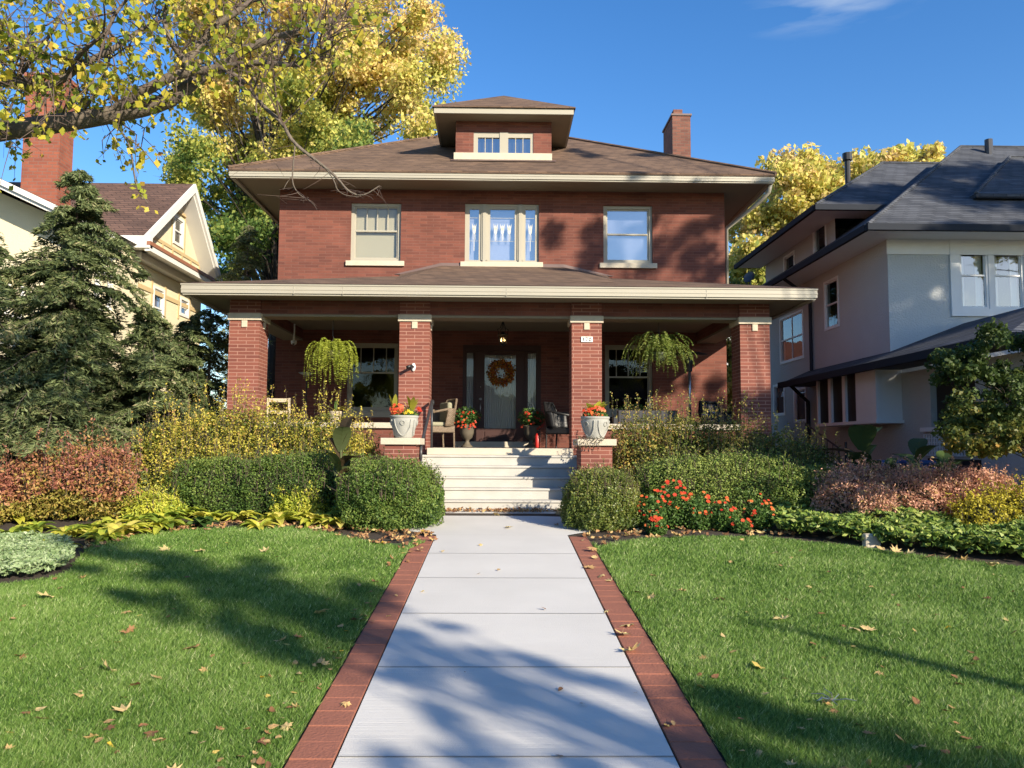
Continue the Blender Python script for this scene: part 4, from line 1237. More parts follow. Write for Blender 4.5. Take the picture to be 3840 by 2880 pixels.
# loose shrubs under the porch
shrub('flowering_shrub', 'bushy yellow-leaved shrub against the left end of the porch', 'shrub', [(-4.5, 13.05, .68, .95, .62, .92), (-3.75, 13.1, .70, .8, .6, .90), (-5.2, 12.7, .5, .55, .45, .78), (-4.6, 12.6, .45, .7, .4, .6)], 56000, .040, 'spirea', amp=.22, depth=.45, f=7, val=(.50, .36), vz=-.24, sprouts=520, sh=.46, seed=8, group='loose shrubs under the porch', core=.66)
shrub('flowering_shrub', 'bushy yellow-leaved shrub beside the left pedestal', 'shrub', [(-2.85, 13.0, .60, .76, .55, .86), (-2.35, 12.95, .48, .5, .5, .78)], 36000, .040, 'spirea', amp=.2, depth=.42, f=6, val=(.46, .36), vz=-.24, sprouts=320, sh=.42, seed=9, group='loose shrubs under the porch', core=.66)
shrub('flowering_shrub', 'olive and amber shrub beside the right pedestal', 'shrub', [(2.35, 13.1, .72, .62, .5, .82), (3.0, 13.1, .72, .7, .52, .86), (3.75, 13.1, .62, .6, .5, .76)], 38000, .040, 'spirea2', amp=.22, depth=.5, f=6, val=(.45, .38), vz=-.1, sprouts=460, sh=.46, seed=10, group='loose shrubs under the porch', core=.55)
shrub('flowering_shrub', 'dull green shrub below the right corner column', 'shrub', [(4.5, 13.0, .58, .72, .55, .68), (5.0, 12.9, .45, .5, .5, .6)], 22000, .038, 'spirea2', amp=.18, depth=.45, f=6, val=(.34, .3), sprouts=260, sh=.34, seed=11, group='loose shrubs under the porch', core=.6)
# red and yellow shrubs
def lowyellow(P, v): return np.where(P[:, 2] < Gn(P[:, 1]) + .38 + .1 * np.sin(P[:, 0] * 5), .05 + .35 * RNG.random(len(P)), v)
shrub('azalea_bush', 'dark red azalea bush below the hemlocks, yellow at its foot', 'bush', [(-6.35, 11.4, .42, .66, .5, .5), (-5.7, 11.45, .52, .62, .5, .55), (-6.9, 11.1, .22, .45, .4, .38)], 19000, .050, 'azalea_red', amp=.28, depth=.55, f=8, val=(.62, .34), vfun=lowyellow, sprouts=260, sh=.22, seed=12, upb=.1, asp=.45, core=.5)
for i, (x, y, r, h, l) in enumerate(((5.1, 11.5, .62, .55, 'pinkish red azalea bush touching the end of the right hedge'), (5.85, 11.3, .66, .56, 'pinkish red azalea bush second from the right hedge'), (6.7, 11.3, .62, .56, 'pinkish red azalea bush between its twin and the golden shrub'), (5.05, 10.75, .26, .30, 'small low azalea sprig in front of the other azaleas'))):
    shrub('azalea_bush', l, 'bush', [(x, y, h * .35, r, r * .8, h)], 14000 if r > .4 else 3500, .045, 'azalea', amp=.24, depth=.45, f=8, val=(.58, .28), sprouts=220, sh=.16, seed=20 + i, group='pinkish azaleas by the right bed', upb=.2, asp=.45, core=.7)
shrub('low_shrub', 'yellow-green low shrub behind the pinkish azaleas', 'bush', [(5.0, 12.3, .3, .62, .4, .46)], 12000, .038, 'spirea', amp=.15, val=(.36, .22), seed=25, sprouts=40, sh=.1)
shrub('golden_shrub', 'bright golden shrub at the right edge of the bed', 'bush', [(6.35, 10.5, .02, .45, .40, .40), (6.85, 10.55, .08, .42, .40, .46), (7.3, 10.2, .0, .45, .4, .42)], 15000, .038, 'gold', amp=.32, depth=.55, f=8, val=(.5, .35), seed=26, sprouts=240, sh=.16, upb=.6, core=.65)


def conifer(label, x, y, h, R, n, seed, z0=.15, val=.45, group='hemlocks beside the cream house', name='hemlock_tree', sparse=1.0, lean=0, size=.095):
    rt = root(name, (x, y, G(y)), label, 'tree', group)
    r_ = random.Random(seed)
    g = G(y)
    tr = MB(); top = Vector((x + lean, y, g + h))
    tr.tube([Vector((x, y, g - .1)), Vector((x, y, g + .3)).lerp(top, .0), Vector((x, y, g)).lerp(top, .5), top], [.10 * h / 5, .085 * h / 5, .05 * h / 5, .008], 8)
    Ps = []; Al = []; Vv = []
    nb = int(h * 36 * sparse)
    per = int(n / nb)
    for k in range(nb):
        f = (k + r_.random()) / nb
        f = z0 + (1 - z0) * f
        az = r_.random() * 6.2832
        L = R * (1 - f) ** .55 * (.25 + .95 * r_.random() ** .8) * (.8 + .3 * math.sin(az * 2 + f * 9 + seed)) + .08
        st = Vector((x, y, g)).lerp(top, f)
        d = Vector((math.cos(az), math.sin(az), 0))
        up = .25 * (.3 + f)
        pts = []
        for q in range(6):
            t = q / 5
            pts.append(st + d * L * t + Vector((0, 0, L * (up * t - (.45 + .45 * r_.random()) * t * t))))
        tr.tube(pts, [.012 * (1.1 - q / 5) + .002 for q in range(6)], 4, cap=False)
        pa = np.array(pts)
        m_ = max(12, int(per * (.35 + L / R * 1.3)))
        t = RNG.random(m_) ** .7
        i0 = np.minimum((t * 5).astype(int), 4); ff = t * 5 - i0
        B = pa[i0] * (1 - ff)[:, None] + pa[i0 + 1] * ff[:, None]
        side = np.array([-d.y, d.x, 0])
        # flat sprays: twigs leave the branch at an angle
        wd = (L * .34 * (1 - t * .75) + .04)
        tw = RNG.random(m_) * 2 - 1
        tid = np.round(t * 11) / 11
        off = tw * wd * 1.15
        P = B + side[None] * off[:, None] + np.array(d)[None] * (np.abs(off) * .6)[:, None]
        P[:, 2] -= np.abs(off) * .38 + np.abs(RNG.normal(size=m_)) * .022
        P += RNG.normal(size=(m_, 3)) * .012
        al = side[None] * np.sign(off)[:, None] * .9 + np.array(d)[None] * .8 + RNG.normal(size=(m_, 3)) * .35
        al[:, 2] -= .35
        Ps.append(P); Al.append(al)
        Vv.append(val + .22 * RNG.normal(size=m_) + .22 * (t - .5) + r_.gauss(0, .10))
    tr.build('trunk', 'bark', rt)
    P = np.concatenate(Ps); A = np.concatenate(Al)
    V = leafquads(P, size * (.6 + .8 * RNG.random(len(P))), upb=.9, along=A, asp=.22)
    npmesh('crown', V, 4, np.concatenate(Vv), LM['hemlock'], rt)
    return rt


pk = at(286, 640, 12.9)
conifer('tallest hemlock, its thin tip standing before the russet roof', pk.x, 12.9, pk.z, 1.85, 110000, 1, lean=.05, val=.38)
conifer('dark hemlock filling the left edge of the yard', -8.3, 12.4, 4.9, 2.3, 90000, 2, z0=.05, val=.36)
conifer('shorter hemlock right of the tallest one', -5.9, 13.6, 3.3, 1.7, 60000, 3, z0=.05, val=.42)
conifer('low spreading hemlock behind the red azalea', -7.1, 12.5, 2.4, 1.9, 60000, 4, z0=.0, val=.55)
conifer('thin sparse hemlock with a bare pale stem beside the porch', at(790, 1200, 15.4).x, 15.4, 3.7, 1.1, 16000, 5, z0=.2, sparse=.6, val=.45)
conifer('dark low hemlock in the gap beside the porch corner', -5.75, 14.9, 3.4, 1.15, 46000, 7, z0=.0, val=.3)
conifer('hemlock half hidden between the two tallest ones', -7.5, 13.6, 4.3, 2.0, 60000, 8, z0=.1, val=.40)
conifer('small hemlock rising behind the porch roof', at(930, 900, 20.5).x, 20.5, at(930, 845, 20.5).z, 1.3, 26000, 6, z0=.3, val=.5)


def tree(name, label, base, clusters, n, size, mat, group=None, tr=.25, val=None, bark='bark_dark', twn=4, droop=.6, cat='tree', fork=.45, seed=1, loose=1.0, upb=.3, nolimb=0, lead=None):
    bz = base[2] if len(base) > 2 else G(base[1])
    rt = root(name, (base[0], base[1], bz), label, cat, group)
    r_ = random.Random(seed)
    C = np.array(clusters)
    cen = C[:, :3].mean(0)
    zt = C[:, 2].max()
    tk = MB()
    B = Vector((base[0], base[1], bz - .1)); K = Vector((cen[0] * .35 + base[0] * .65, cen[1] * .35 + base[1] * .65, bz + (cen[2] - bz) * fork))
    T_ = Vector((cen[0], cen[1], zt - .4))
    tk.tube([B, B.lerp(K, .08), B.lerp(K, .5) + Vector((.05, 0, 0)), K, K.lerp(T_, .5) + Vector((.12, .1, 0)), T_], [tr * 1.35, tr, tr * .88, tr * .78, tr * .4, tr * .06], 10)
    for c in C:
        if r_.random() < nolimb: continue
        e = Vector(c[:3])
        f = min(.9, max(0, (e.z - K.z) / max(.1, T_.z - K.z) * .7 * r_.random()))
        s = K.lerp(T_, f)
        if e.z < s.z: s = B.lerp(K, .75 + .25 * r_.random())
        md = s.lerp(e, .5) + Vector((r_.gauss(0, .12), r_.gauss(0, .12), .12 * (e - s).length))
        w = tr * (.12 + .10 * r_.random())
        tk.tube([s, s.lerp(md, .5) + Vector((0, 0, .04)), md, md.lerp(e, .5), e], [w, w * .8, w * .55, w * .35, w * .12], 5, cap=False)
        for q in range(twn):
            dd = Vector((r_.gauss(0, 1), r_.gauss(0, 1), r_.gauss(.1, .7))).normalized() * c[3] * 1.05
            tk.tube([md.lerp(e, .4 + .6 * r_.random()), e + dd * .6, e + dd], [w * .18, w * .1, w * .05], 4, cap=False)
    tk.build('trunk', bark, rt)
    wts = C[:, 3] ** 2; wts = wts / wts.sum()
    ci = RNG.choice(len(C), n, p=wts)
    d = unit(RNG.normal(size=(n, 3)))
    # sub-clumps inside every cluster give uneven edges and gaps
    sub = unit(RNG.normal(size=(len(C) * 7, 3))) * (RNG.random((len(C) * 7, 1)) ** .5) * .85
    si = ci * 7 + RNG.integers(0, 7, n)
    P = C[ci, :3] + (sub[si] + d * (RNG.random((n, 1)) ** .5) * .42 * loose) * C[ci, 3:4] * np.array([1, 1, .85])
    s = size * (.55 + .8 * RNG.random(n))
    V = leafquads(P, s, upb=upb, outb=d * .5, droop=droop, asp=.7)
    cv = RNG.normal(size=len(C) * 7) * .12
    v = (val(P) if val is not None else .5) + .12 * RNG.normal(size=n) + cv[si]
    npmesh('crown', V, 4, v, LM[mat], rt)
    return rt


def pxcl(poly, n, Y, dY, r0, r1, seed):
    """clusters scattered over the part of the picture a crown fills, at its distance"""
    g = np.random.default_rng(seed); out = []
    po = [(a * 1.736, b * 1.736) for a, b in poly]
    xs = [p[0] for p in po]; ys = [p[1] for p in po]
    while len(out) < n:
        a, b = g.uniform(min(xs), max(xs)), g.uniform(min(ys), max(ys))
        if in_poly(np.array([a]), np.array([b]), po)[0]:
            y = Y + g.normal() * dY
            q = at(a, b, y)
            out.append((q.x, q.y, q.z, g.uniform(r0, r1)))
    return out


mcl = pxcl([(420, -120), (850, -40), (945, 50), (975, 110), (955, 190), (925, 300), (800, 335), (640, 420), (600, 600), (500, 590), (455, 480), (370, 385), (385, 250)], 190, 25, 1.5, .35, .9, 3)
mzt = np.array(mcl)[:, 2]
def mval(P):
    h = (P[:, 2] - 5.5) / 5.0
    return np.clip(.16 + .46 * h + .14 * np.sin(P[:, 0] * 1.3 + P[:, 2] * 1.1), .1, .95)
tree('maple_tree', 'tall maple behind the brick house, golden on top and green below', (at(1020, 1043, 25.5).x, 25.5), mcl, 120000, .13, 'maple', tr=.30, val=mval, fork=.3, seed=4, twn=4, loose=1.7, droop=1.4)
rcl = pxcl([(1590, 470), (1640, 420), (1680, 350), (1730, 330), (1800, 345), (1860, 345), (1930, 335), (2030, 330), (2020, 400), (1900, 420), (1820, 450), (1700, 560), (1650, 640), (1560, 640), (1550, 520)], 110, 29, 1.0, .35, .8, 8)
for a, b in ((1950, 325), (2020, 322)):
    q = at(a * 1.736, b * 1.736, 29); rcl += [(q.x, 29, q.z - .1, .35), (q.x, 29, q.z - .7, .5)]
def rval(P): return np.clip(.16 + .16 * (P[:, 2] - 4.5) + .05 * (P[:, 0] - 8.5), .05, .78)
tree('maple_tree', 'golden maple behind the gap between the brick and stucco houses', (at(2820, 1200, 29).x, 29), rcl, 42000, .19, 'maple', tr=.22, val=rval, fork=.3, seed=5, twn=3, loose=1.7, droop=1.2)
bcl = pxcl([(1560, 640), (1600, 640), (1615, 960), (1545, 960)], 22, 23, .5, .5, .8, 9)
tree('back_yard_tree', 'small yellow-green tree seen between the porch corner and the stucco house', (at(2740, 1500, 23).x, 23), bcl, 24000, .12, 'maple', tr=.08, val=lambda P: .45 + .2 * np.sin(P[:, 2] * 3), seed=6)
# little tree at the right edge
ccl = pxcl([(2030, 760), (2100, 735), (2212, 730), (2330, 740), (2340, 900), (2230, 960), (2170, 985), (2080, 960), (2030, 850)], 64, 10.2, .35, .20, .36, 12)
tree('ornamental_tree', 'small dense tree with olive leaves before the stucco porch', (at(3900, 1850, 10.3).x, 10.3), ccl, 34000, .055, 'crab', tr=.045, val=lambda P: np.clip(.25 + .5 * (1.75 - P[:, 2]), .1, .9), fork=.55, seed=7, twn=2)


# trees standing off to the right, behind the lens: their shade falls on the yard and the stucco house
def up_sun(x, y, z, h):
    """the place h metres higher that the sun ray through (x,y,z) passes"""
    t = h / SUN.z
    return (x + SUN.x * t, y + SUN.y * t, z + h)


def shade(lst):
    return [(*up_sun(x, y, G(y) if z is None else z, h), r) for x, y, z, h, r in lst]


sA = shade([(-4.9, 9.5, None, 7.6, .34), (-4.4, 9.2, None, 7.4, .38), (-3.9, 8.9, None, 7.2, .36), (-3.3, 8.6, None, 7.0, .42), (-2.8, 8.0, None, 6.8, .40), (-2.5, 8.5, None, 6.7, .30), (-2.2, 7.6, None, 6.5, .46), (-1.7, 7.1, None, 6.3, .42), (-1.5, 6.6, None, 6.1, .40), (-1.3, 7.6, None, 6.5, .30), (-1.15, 6.3, None, 6.0, .36),
            (-3.3, 7.3, None, 6.4, .24), (-2.8, 6.9, None, 6.2, .30), (-2.2, 6.5, None, 6.0, .32), (-1.7, 5.9, None, 5.8, .34), (-2.6, 7.4, None, 6.4, .30), (-1.25, 5.6, None, 5.6, .24), (-1.1, 7.0, None, 6.2, .26), (-3.4, 8.2, None, 6.8, .30), (-4.2, 8.4, None, 7.0, .24),
            (-.75, 6.2, None, 5.8, .20), (-.35, 6.3, None, 5.8, .13), (-.1, 5.75, None, 5.6, .17), (.25, 5.5, None, 5.4, .20), (-.55, 5.35, None, 5.4, .24), (.62, 5.2, None, 5.2, .18), (.1, 4.85, None, 5.2, .20), (-.25, 4.65, None, 5.1, .16), (.55, 4.6, None, 5.1, .22), (-.05, 4.15, None, 4.9, .20), (.45, 4.05, None, 4.8, .17), (-.5, 4.1, None, 5.0, .13), (.3, 3.6, None, 4.8, .18), (.0, 5.2, None, 5.3, .14),
            (1.2, 4.9, None, 5.0, .30), (1.6, 4.5, None, 4.9, .34), (2.1, 4.1, None, 4.8, .34), (1.5, 3.9, None, 4.7, .34), (2.5, 3.7, None, 4.6, .38), (1.1, 4.3, None, 4.8, .22)])
limb = [up_sun(x, y, G(y), h) for x, y, h in ((3.7, 4.5, 5.0), (3.2, 5.05, 5.3), (2.7, 5.7, 5.6), (2.15, 6.35, 5.9), (1.75, 6.6, 6.0))]
tA = tree('street_tree', 'thin-crowned street tree behind the viewpoint, casting the dappled band of shade', (9.0, -5.2), sA, 15000, .075, 'linden', tr=.16, bark='bark', val=lambda P: .5, seed=31, twn=5, group='street trees behind the viewpoint', loose=1.3)
MB().tube([Vector(p) for p in limb], [.05, .085, .075, .045, .012], 7).tube([limb[0], (10.2, -4.9, 3.0), (9.0, -5.2, 2.4)], [.05, .06, .07], 7).build('limb', 'bark', tA)
g_ = np.random.default_rng(5)
# dense crown over the stucco house, loose edge over the right part of the brick house
lB = []
for k in range(105):
    x, z = g_.uniform(8.5, 14.5), g_.uniform(1.0, 8.2)
    lB.append((x, 16.6 if z < 5.5 else 18.5, z, g_.uniform(5.5, 8.5), g_.uniform(.55, .85)))
sB = shade(lB)
tree('street_tree', 'dense street tree off to the right, shading the stucco house', (20.5, 5.2), sB, 62000, .14, 'linden', tr=.28, bark='bark', val=lambda P: .35, seed=32, twn=2, group='street trees behind the viewpoint', loose=1.25, nolimb=.4)
lC = []
for k in range(24):
    x, z = g_.uniform(1.0, 5.4), g_.uniform(4.1, 6.6)
    lC.append((x, 17.7, z, g_.uniform(5.2, 7.2), g_.uniform(.20, .36)))
for k in range(7): lC.append((g_.uniform(4.2, 5.2), 14.3, g_.uniform(.9, 2.9), g_.uniform(5.6, 6.6), g_.uniform(.25, .4)))
for k in range(10): lC.append((g_.uniform(2.0, 5.3), 13.2, g_.uniform(.7, 1.5), g_.uniform(6, 7.2), g_.uniform(.2, .34)))
for k in range(5): lC.append((g_.uniform(1.5, 5.), 19.0, g_.uniform(7.8, 8.6), g_.uniform(5, 6.5), g_.uniform(.25, .4)))
for k in range(14): lC.append((g_.uniform(2.6, 5.0), 17.7, g_.uniform(1.2, 3.2), g_.uniform(6, 8), g_.uniform(.2, .36)))
for k in range(8): lC.append((g_.uniform(1.0, 5.0), 17.7, g_.uniform(4.4, 6.4), g_.uniform(6.5, 8.5), g_.uniform(.25, .4)))
for k in range(5): lC.append((g_.uniform(4.2, 5.0), 17.6, g_.uniform(1.0, 2.6), g_.uniform(6, 7.2), g_.uniform(.2, .34)))
tree('street_tree', 'slender street tree off to the right, dappling the brick house', (12.6, 5.0), shade(lC), 23000, .10, 'linden', tr=.17, bark='bark', val=lambda P: .4, seed=33, twn=3, group='street trees behind the viewpoint', loose=1.35)

# ------------------------------------------------------------------ the linden whose limb hangs into the picture
LY = 7.6
lt = root('linden_tree', (-7.6, 6.6, G(6.6)), 'linden tree at the left whose crooked limb and thin yellowing leaves hang over the yard', 'tree')


def L1(x, y, Y=LY): return at(x * .5787, y * .5787, Y)


def L2(x, y, Y=LY): return at(600 + x * .5967, 300 + y * .5967, Y)


limbs = []
def limb_(pts, r, sm=2):
    P = [Vector(p) for p in pts]
    for _ in range(sm):
        Q = [P[0]]
        for a, b in zip(P, P[1:]): Q += [a.lerp(b, .25), a.lerp(b, .75)]
        P = Q + [P[-1]]
    n = len(P)
    R = [r[0] + (r[1] - r[0]) * (i / (n - 1)) ** 1.15 for i in range(n)]
    limbs.append((P, R)); return P, R


limb_([L1(-300, 900, 7.5), L1(0, 850), L1(450, 790), L1(740, 740), L1(1000, 690), L1(1160, 615), L1(1250, 530), L1(1330, 480), L1(1440, 430), L1(1560, 330), L1(1750, 250), L1(2050, 180), L1(2300, 60)], (.100, .018))
limb_([L1(-250, 560, 7.2), L1(0, 520, 7.2), L1(170, 525, 7.2), L1(270, 575, 7.2), L1(400, 520, 7.2), L1(560, 400, 7.2), L1(720, 330, 7.2), L1(900, 200, 7.3), L1(1050, 130, 7.4)], (.055, .013))
limb_([L1(730, 735), L1(830, 650, 7.5), L1(960, 580, 7.4), L1(1090, 500, 7.4), L1(1240, 465, 7.4), L1(1420, 440, 7.4), L1(1560, 420, 7.3), L1(1720, 400, 7.2), L1(1950, 430, 7.2), L1(2120, 330, 7.2)], (.060, .013))
limb_([L1(1230, 470, 7.4), L1(1170, 360, 7.3), L1(1110, 280, 7.2), L1(1060, 150, 7.2), L1(1090, -40, 7.2)], (.036, .014))
limb_([L1(1190, 430, 7.4), L1(1300, 280, 7.5), L1(1430, 140, 7.5), L1(1550, 70, 7.5), L1(1700, -60, 7.5)], (.042, .018))
limb_([L1(1450, 450, 7.4), L1(1540, 500, 7.2), L1(1640, 590, 7.1), L1(1700, 690, 7.0), L1(1830, 790, 7.0), L1(1890, 920, 7.0), L2(1000, 520, 7.0), L2(1110, 610, 7.0), L2(1180, 700, 7.0), L2(1270, 735, 7.0), L2(1380, 665, 7.0)], (.026, .004))
limb_([L2(1050, 565, 7.0), L2(1100, 640, 6.9), L2(1110, 690, 6.9), L2(1160, 725, 6.9), L2(1250, 735, 6.9)], (.006, .002))
limb_([L1(1600, 440, 7.3), L1(1690, 580, 7.2), L1(1650, 700, 7.2), L1(1690, 860, 7.2), L1(1720, 1000, 7.2)], (.014, .004))
limb_([L2(850, 395, 7.0), L2(835, 560, 7.0), L2(830, 650, 7.0), L2(870, 720, 7.0), L2(925, 748, 7.0)], (.008, .002))
limb_([L2(835, 600, 7.0), L2(800, 640, 7.0), L2(775, 690, 7.0)], (.004, .002))
limb_([L1(735, 780, 7.5), L1(800, 870, 7.2), L1(850, 960, 7.2), L1(870, 1150, 7.2), L1(900, 1240, 7.2), L1(960, 1320, 7.2)], (.014, .003))
limb_([L1(820, 890, 7.2), L1(920, 960, 7.1), L1(1030, 1100, 7.1)], (.008, .003))
limb_([L1(430, 490, 7.2), L1(520, 340, 7.0), L1(700, 200, 6.9), L1(760, 60, 6.9), L1(900, -80, 6.9)], (.022, .010))
limb_([L1(100, 530, 7.2), L1(200, 380, 7.0), L1(350, 200, 6.9), L1(420, 40, 6.9)], (.022, .010))
limb_([L1(540, 720, 7.6), L1(620, 600, 7.5), L1(690, 470, 7.4), L1(720, 330, 7.4)], (.016, .006))
for _pts, _r in (([(-7.6, 6.6, G(6.6)), (-7.62, 6.65, 1.5), (-7.4, 6.9, 3.0), (-6.4, 7.3, 3.9), L1(-300, 900, 7.5)], (.21, .098)), ([(-7.4, 6.9, 3.0), (-7.0, 7.1, 4.4), L1(-250, 560, 7.2)], (.12, .042))): limb_(_pts, _r)
lm = MB()
for P, R in limbs: lm.tube(P, R, 8 if R[0] > .03 else 5)
lm.build('trunk', 'bark', lt, smooth=True)
segs = np.array([list(p) for P, R in limbs[:6] + limbs[12:15] for p in P if R[0] > .012])
tw = MB(); LP = []; LA = []; LV = []
regs = [([(-60, -60), (300, -60), (480, -60), (500, 120), (440, 170), (330, 240), (200, 250), (60, 230), (-60, 260)], 140, 1.0),
        ([(480, -60), (880, -60), (880, 40), (760, 100), (640, 150), (500, 170)], 80, .5),
        ([(-40, 250), (90, 260), (160, 300), (60, 330), (-40, 330)], 14, .8),
        ([(190, 280), (300, 320), (300, 400), (240, 370), (200, 330)], 5, .9)]
g_ = np.random.default_rng(21)
for poly, cnt, dens in regs:
    po = [(a * 1.736, b * 1.736) for a, b in poly]
    k = 0
    while k < cnt:
        a = g_.uniform(min(p[0] for p in po), max(p[0] for p in po)); b = g_.uniform(min(p[1] for p in po), max(p[1] for p in po))
        if not in_poly(np.array([a]), np.array([b]), po)[0]: continue
        k += 1
        e = at(a, b, g_.uniform(6.2, 8.6))
        dd = np.linalg.norm(segs - np.array(e), axis=1)
        s = Vector(segs[np.argsort(dd)[int(g_.integers(0, 12))]])
        md = s.lerp(e, .5) + Vector(g_.normal(size=3) * .12) + Vector((0, 0, .06))
        pts = [s, s.lerp(md, .5) + Vector(g_.normal(size=3) * .03), md, md.lerp(e, .5) + Vector(g_.normal(size=3) * .04), e]
        tw.tube(pts, [.009, .008, .006, .0045, .002], 4, cap=False)
        for j in range(3):
            st = md.lerp(e, g_.uniform(0, 1)); d2 = Vector(g_.normal(size=3)).normalized() * g_.uniform(.15, .4)
            d2.z -= .06
            tw.tube([st, st + d2 * .5 + Vector((0, 0, .02)), st + d2], [.004, .003, .0015], 4, cap=False)
            m_ = int(g_.integers(4, 10) * dens)
            for q in range(m_):
                f = g_.uniform(.2, 1.05)
                LP.append(np.array(st + d2 * f) + g_.normal(size=3) * .022 - np.array([0, 0, .025]))
                LA.append(np.array([g_.normal() * .5, g_.normal() * .5, -1.0])); LV.append(.38 + .20 * g_.normal())
for (P, R) in limbs[10:12]:
    for p in P[len(P) // 3:]:
        if g_.random() < .55:
            for q in range(2):
                LP.append(np.array(p) + g_.normal(size=3) * .05 - np.array([0, 0, .03])); LA.append(np.array([g_.normal() * .5, g_.normal() * .5, -1.])); LV.append(.5 + .3 * g_.normal())
for P, R in [limbs[5], limbs[7], limbs[8]]:     # bare drooping twiglets
    for p in P[len(P) // 2:]:
        d2 = Vector((g_.normal() * .12, g_.normal() * .1, -abs(g_.normal()) * .12))
        tw.tube([p, p + d2 * .5 + Vector((.02, 0, 0)), p + d2], [.003, .0022, .001], 4, cap=False)
        if g_.random() < .6:
            d3 = Vector((g_.normal() * .10, g_.normal() * .1, -abs(g_.normal()) * .06)); tw.tube([p + d2 * .6, p + d2 * .6 + d3], [.002, .001], 4, cap=False)
tw.build('twigs', 'twig', lt)
LP = np.array(LP); LA = np.array(LA)
V = leafquads(LP, .066 * (.6 + .75 * RNG.random(len(LP))), upb=.0, along=LA, asp=.85)
npmesh('crown', V, 4, np.array(LV), LM['linden'], lt)


# ------------------------------------------------------------------ beds
def carpet(label, name, poly, n, h, size, mat, mean, sd, kind='stuff', wave=5, dens=None, asp=.42, cat='ground cover'):
    xs = [p[0] for p in poly]; ys = [p[1] for p in poly]
    x = RNG.uniform(min(xs), max(xs), n * 3); y = RNG.uniform(min(ys), max(ys), n * 3)
    k = in_poly(x, y, poly); x, y = x[k][:n], y[k][:n]; n = len(x)
    L = lumps(np.stack([x, y, x * 0], 1), 77, wave)
    top = h * (.72 + .35 * L)
    z = Gn(y) + np.maximum(.02, top * (1 - .75 * RNG.random(n) ** 1.6))
    P = np.stack([x, y, z], 1)
    # leaves stand in small rosettes
    m_ = n // 6
    c = P[:m_]; idx = np.arange(n) % m_
    ang = RNG.random(n) * 6.28
    A = np.stack([np.cos(ang), np.sin(ang), .25 + .4 * RNG.random(n)], 1)
    s = size * (.6 + .7 * RNG.random(n))
    Q = c[idx] + A * (s * .5)[:, None]
    V = leafquads(Q, s, upb=.9, along=A, asp=asp, outb=np.array([[.3, -.5, 0]]))
    npmesh(name, V, 4, mean + sd * RNG.normal(size=n) + .1 * L[:m_][idx], LM[mat], label=label, cat=cat, kind=kind)


pg = lambda l: [(g2(*p).x, g2(*p).y) for p in l]
carpet('glossy green ground cover along the right lawn edge', 'ground_cover', pg([(1680, 1158), (1660, 1110), (1760, 1090), (2060, 1110), (2300, 1130), (2420, 1235), (2212, 1218), (2080, 1206), (1950, 1190), (1800, 1170)]), 46000, .30, .085, 'pachy', .48, .30)
carpet('grey-green creeping ground cover at the left edge of the lawn', 'ground_cover', pg([(-60, 1180), (60, 1172), (140, 1185), (160, 1205), (140, 1236), (70, 1250), (-80, 1262)]), 16000, .16, .05, 'vinca', .5, .3)
carpet('dry brown leaf litter on the planting soil', 'leaf_litter', pg([(180, 1172), (330, 1140), (560, 1128), (700, 1140), (930, 1150), (940, 1172), (860, 1190), (700, 1153), (540, 1141), (300, 1158), (170, 1205)]), 1300, .03, .055, 'litter', .3, .25, asp=.6, cat='leaf litter')
carpet('dry brown leaf litter under the right bushes', 'leaf_litter', pg([(1255, 1150), (1400, 1130), (1680, 1125), (1720, 1160), (1500, 1160), (1370, 1170), (1290, 1185)]), 900, .03, .055, 'litter', .3, .25, asp=.6, cat='leaf litter')
# drift of brown leaves at the foot of the steps
n = 900; x = RNG.uniform(-1.15, 1.2, n); k = RNG.random(n) < .35 + .5 * (np.sin(x * 5) > -.2) ; x = x[k]; n = len(x)
y = 12.52 - np.abs(RNG.normal(size=n)) * .06; P = np.stack([x, y, .015 + .05 * RNG.random(n) * np.exp(-(12.52 - y) / .08)], 1)
npmesh('leaf_litter', leafquads(P, .05 * (.6 + .8 * RNG.random(n)), upb=.6, asp=.6), 4, .28 + .2 * RNG.normal(size=n), LM['litter'], label='drift of brown leaves against the lowest step', cat='leaf litter', kind='stuff')


def hosta(x, y, r, n=22, val=.5, mat='hosta', name='hosta', w=.32):
    """one clump of arching strap leaves, as arrays"""
    Vs = []; vals = []
    for k in range(n):
        az = random.random() * 6.2832; L = r * random.uniform(.7, 1.2); el = random.uniform(.55, 1.25)
        d = np.array([math.cos(az), math.sin(az), 0]); sd = np.array([-d[1], d[0], 0])
        b = np.array([x, y, G(y)]) + d * .02
        m_ = 5; v = min(1, max(0, random.gauss(val, .22)))
        prev = None
        for q in range(m_ + 1):
            t = q / m_
            c = b + d * L * (t * math.cos(el) + .25 * t * t) + np.array([0, 0, L * (math.sin(el) * t - .62 * t * t)])
            ww = L * w * .5 * math.sin(math.pi * min(1, .12 + t * .88)) ** .8
            fold = np.array([0, 0, ww * .35])
            cur = (c - sd * ww + fold, c, c + sd * ww + fold)
            if prev is not None:
                Vs += [prev[0], prev[1], cur[1], cur[0], prev[1], prev[2], cur[2], cur[1]]; vals += [v, v]
            prev = cur
    return np.array(Vs), np.array(vals)


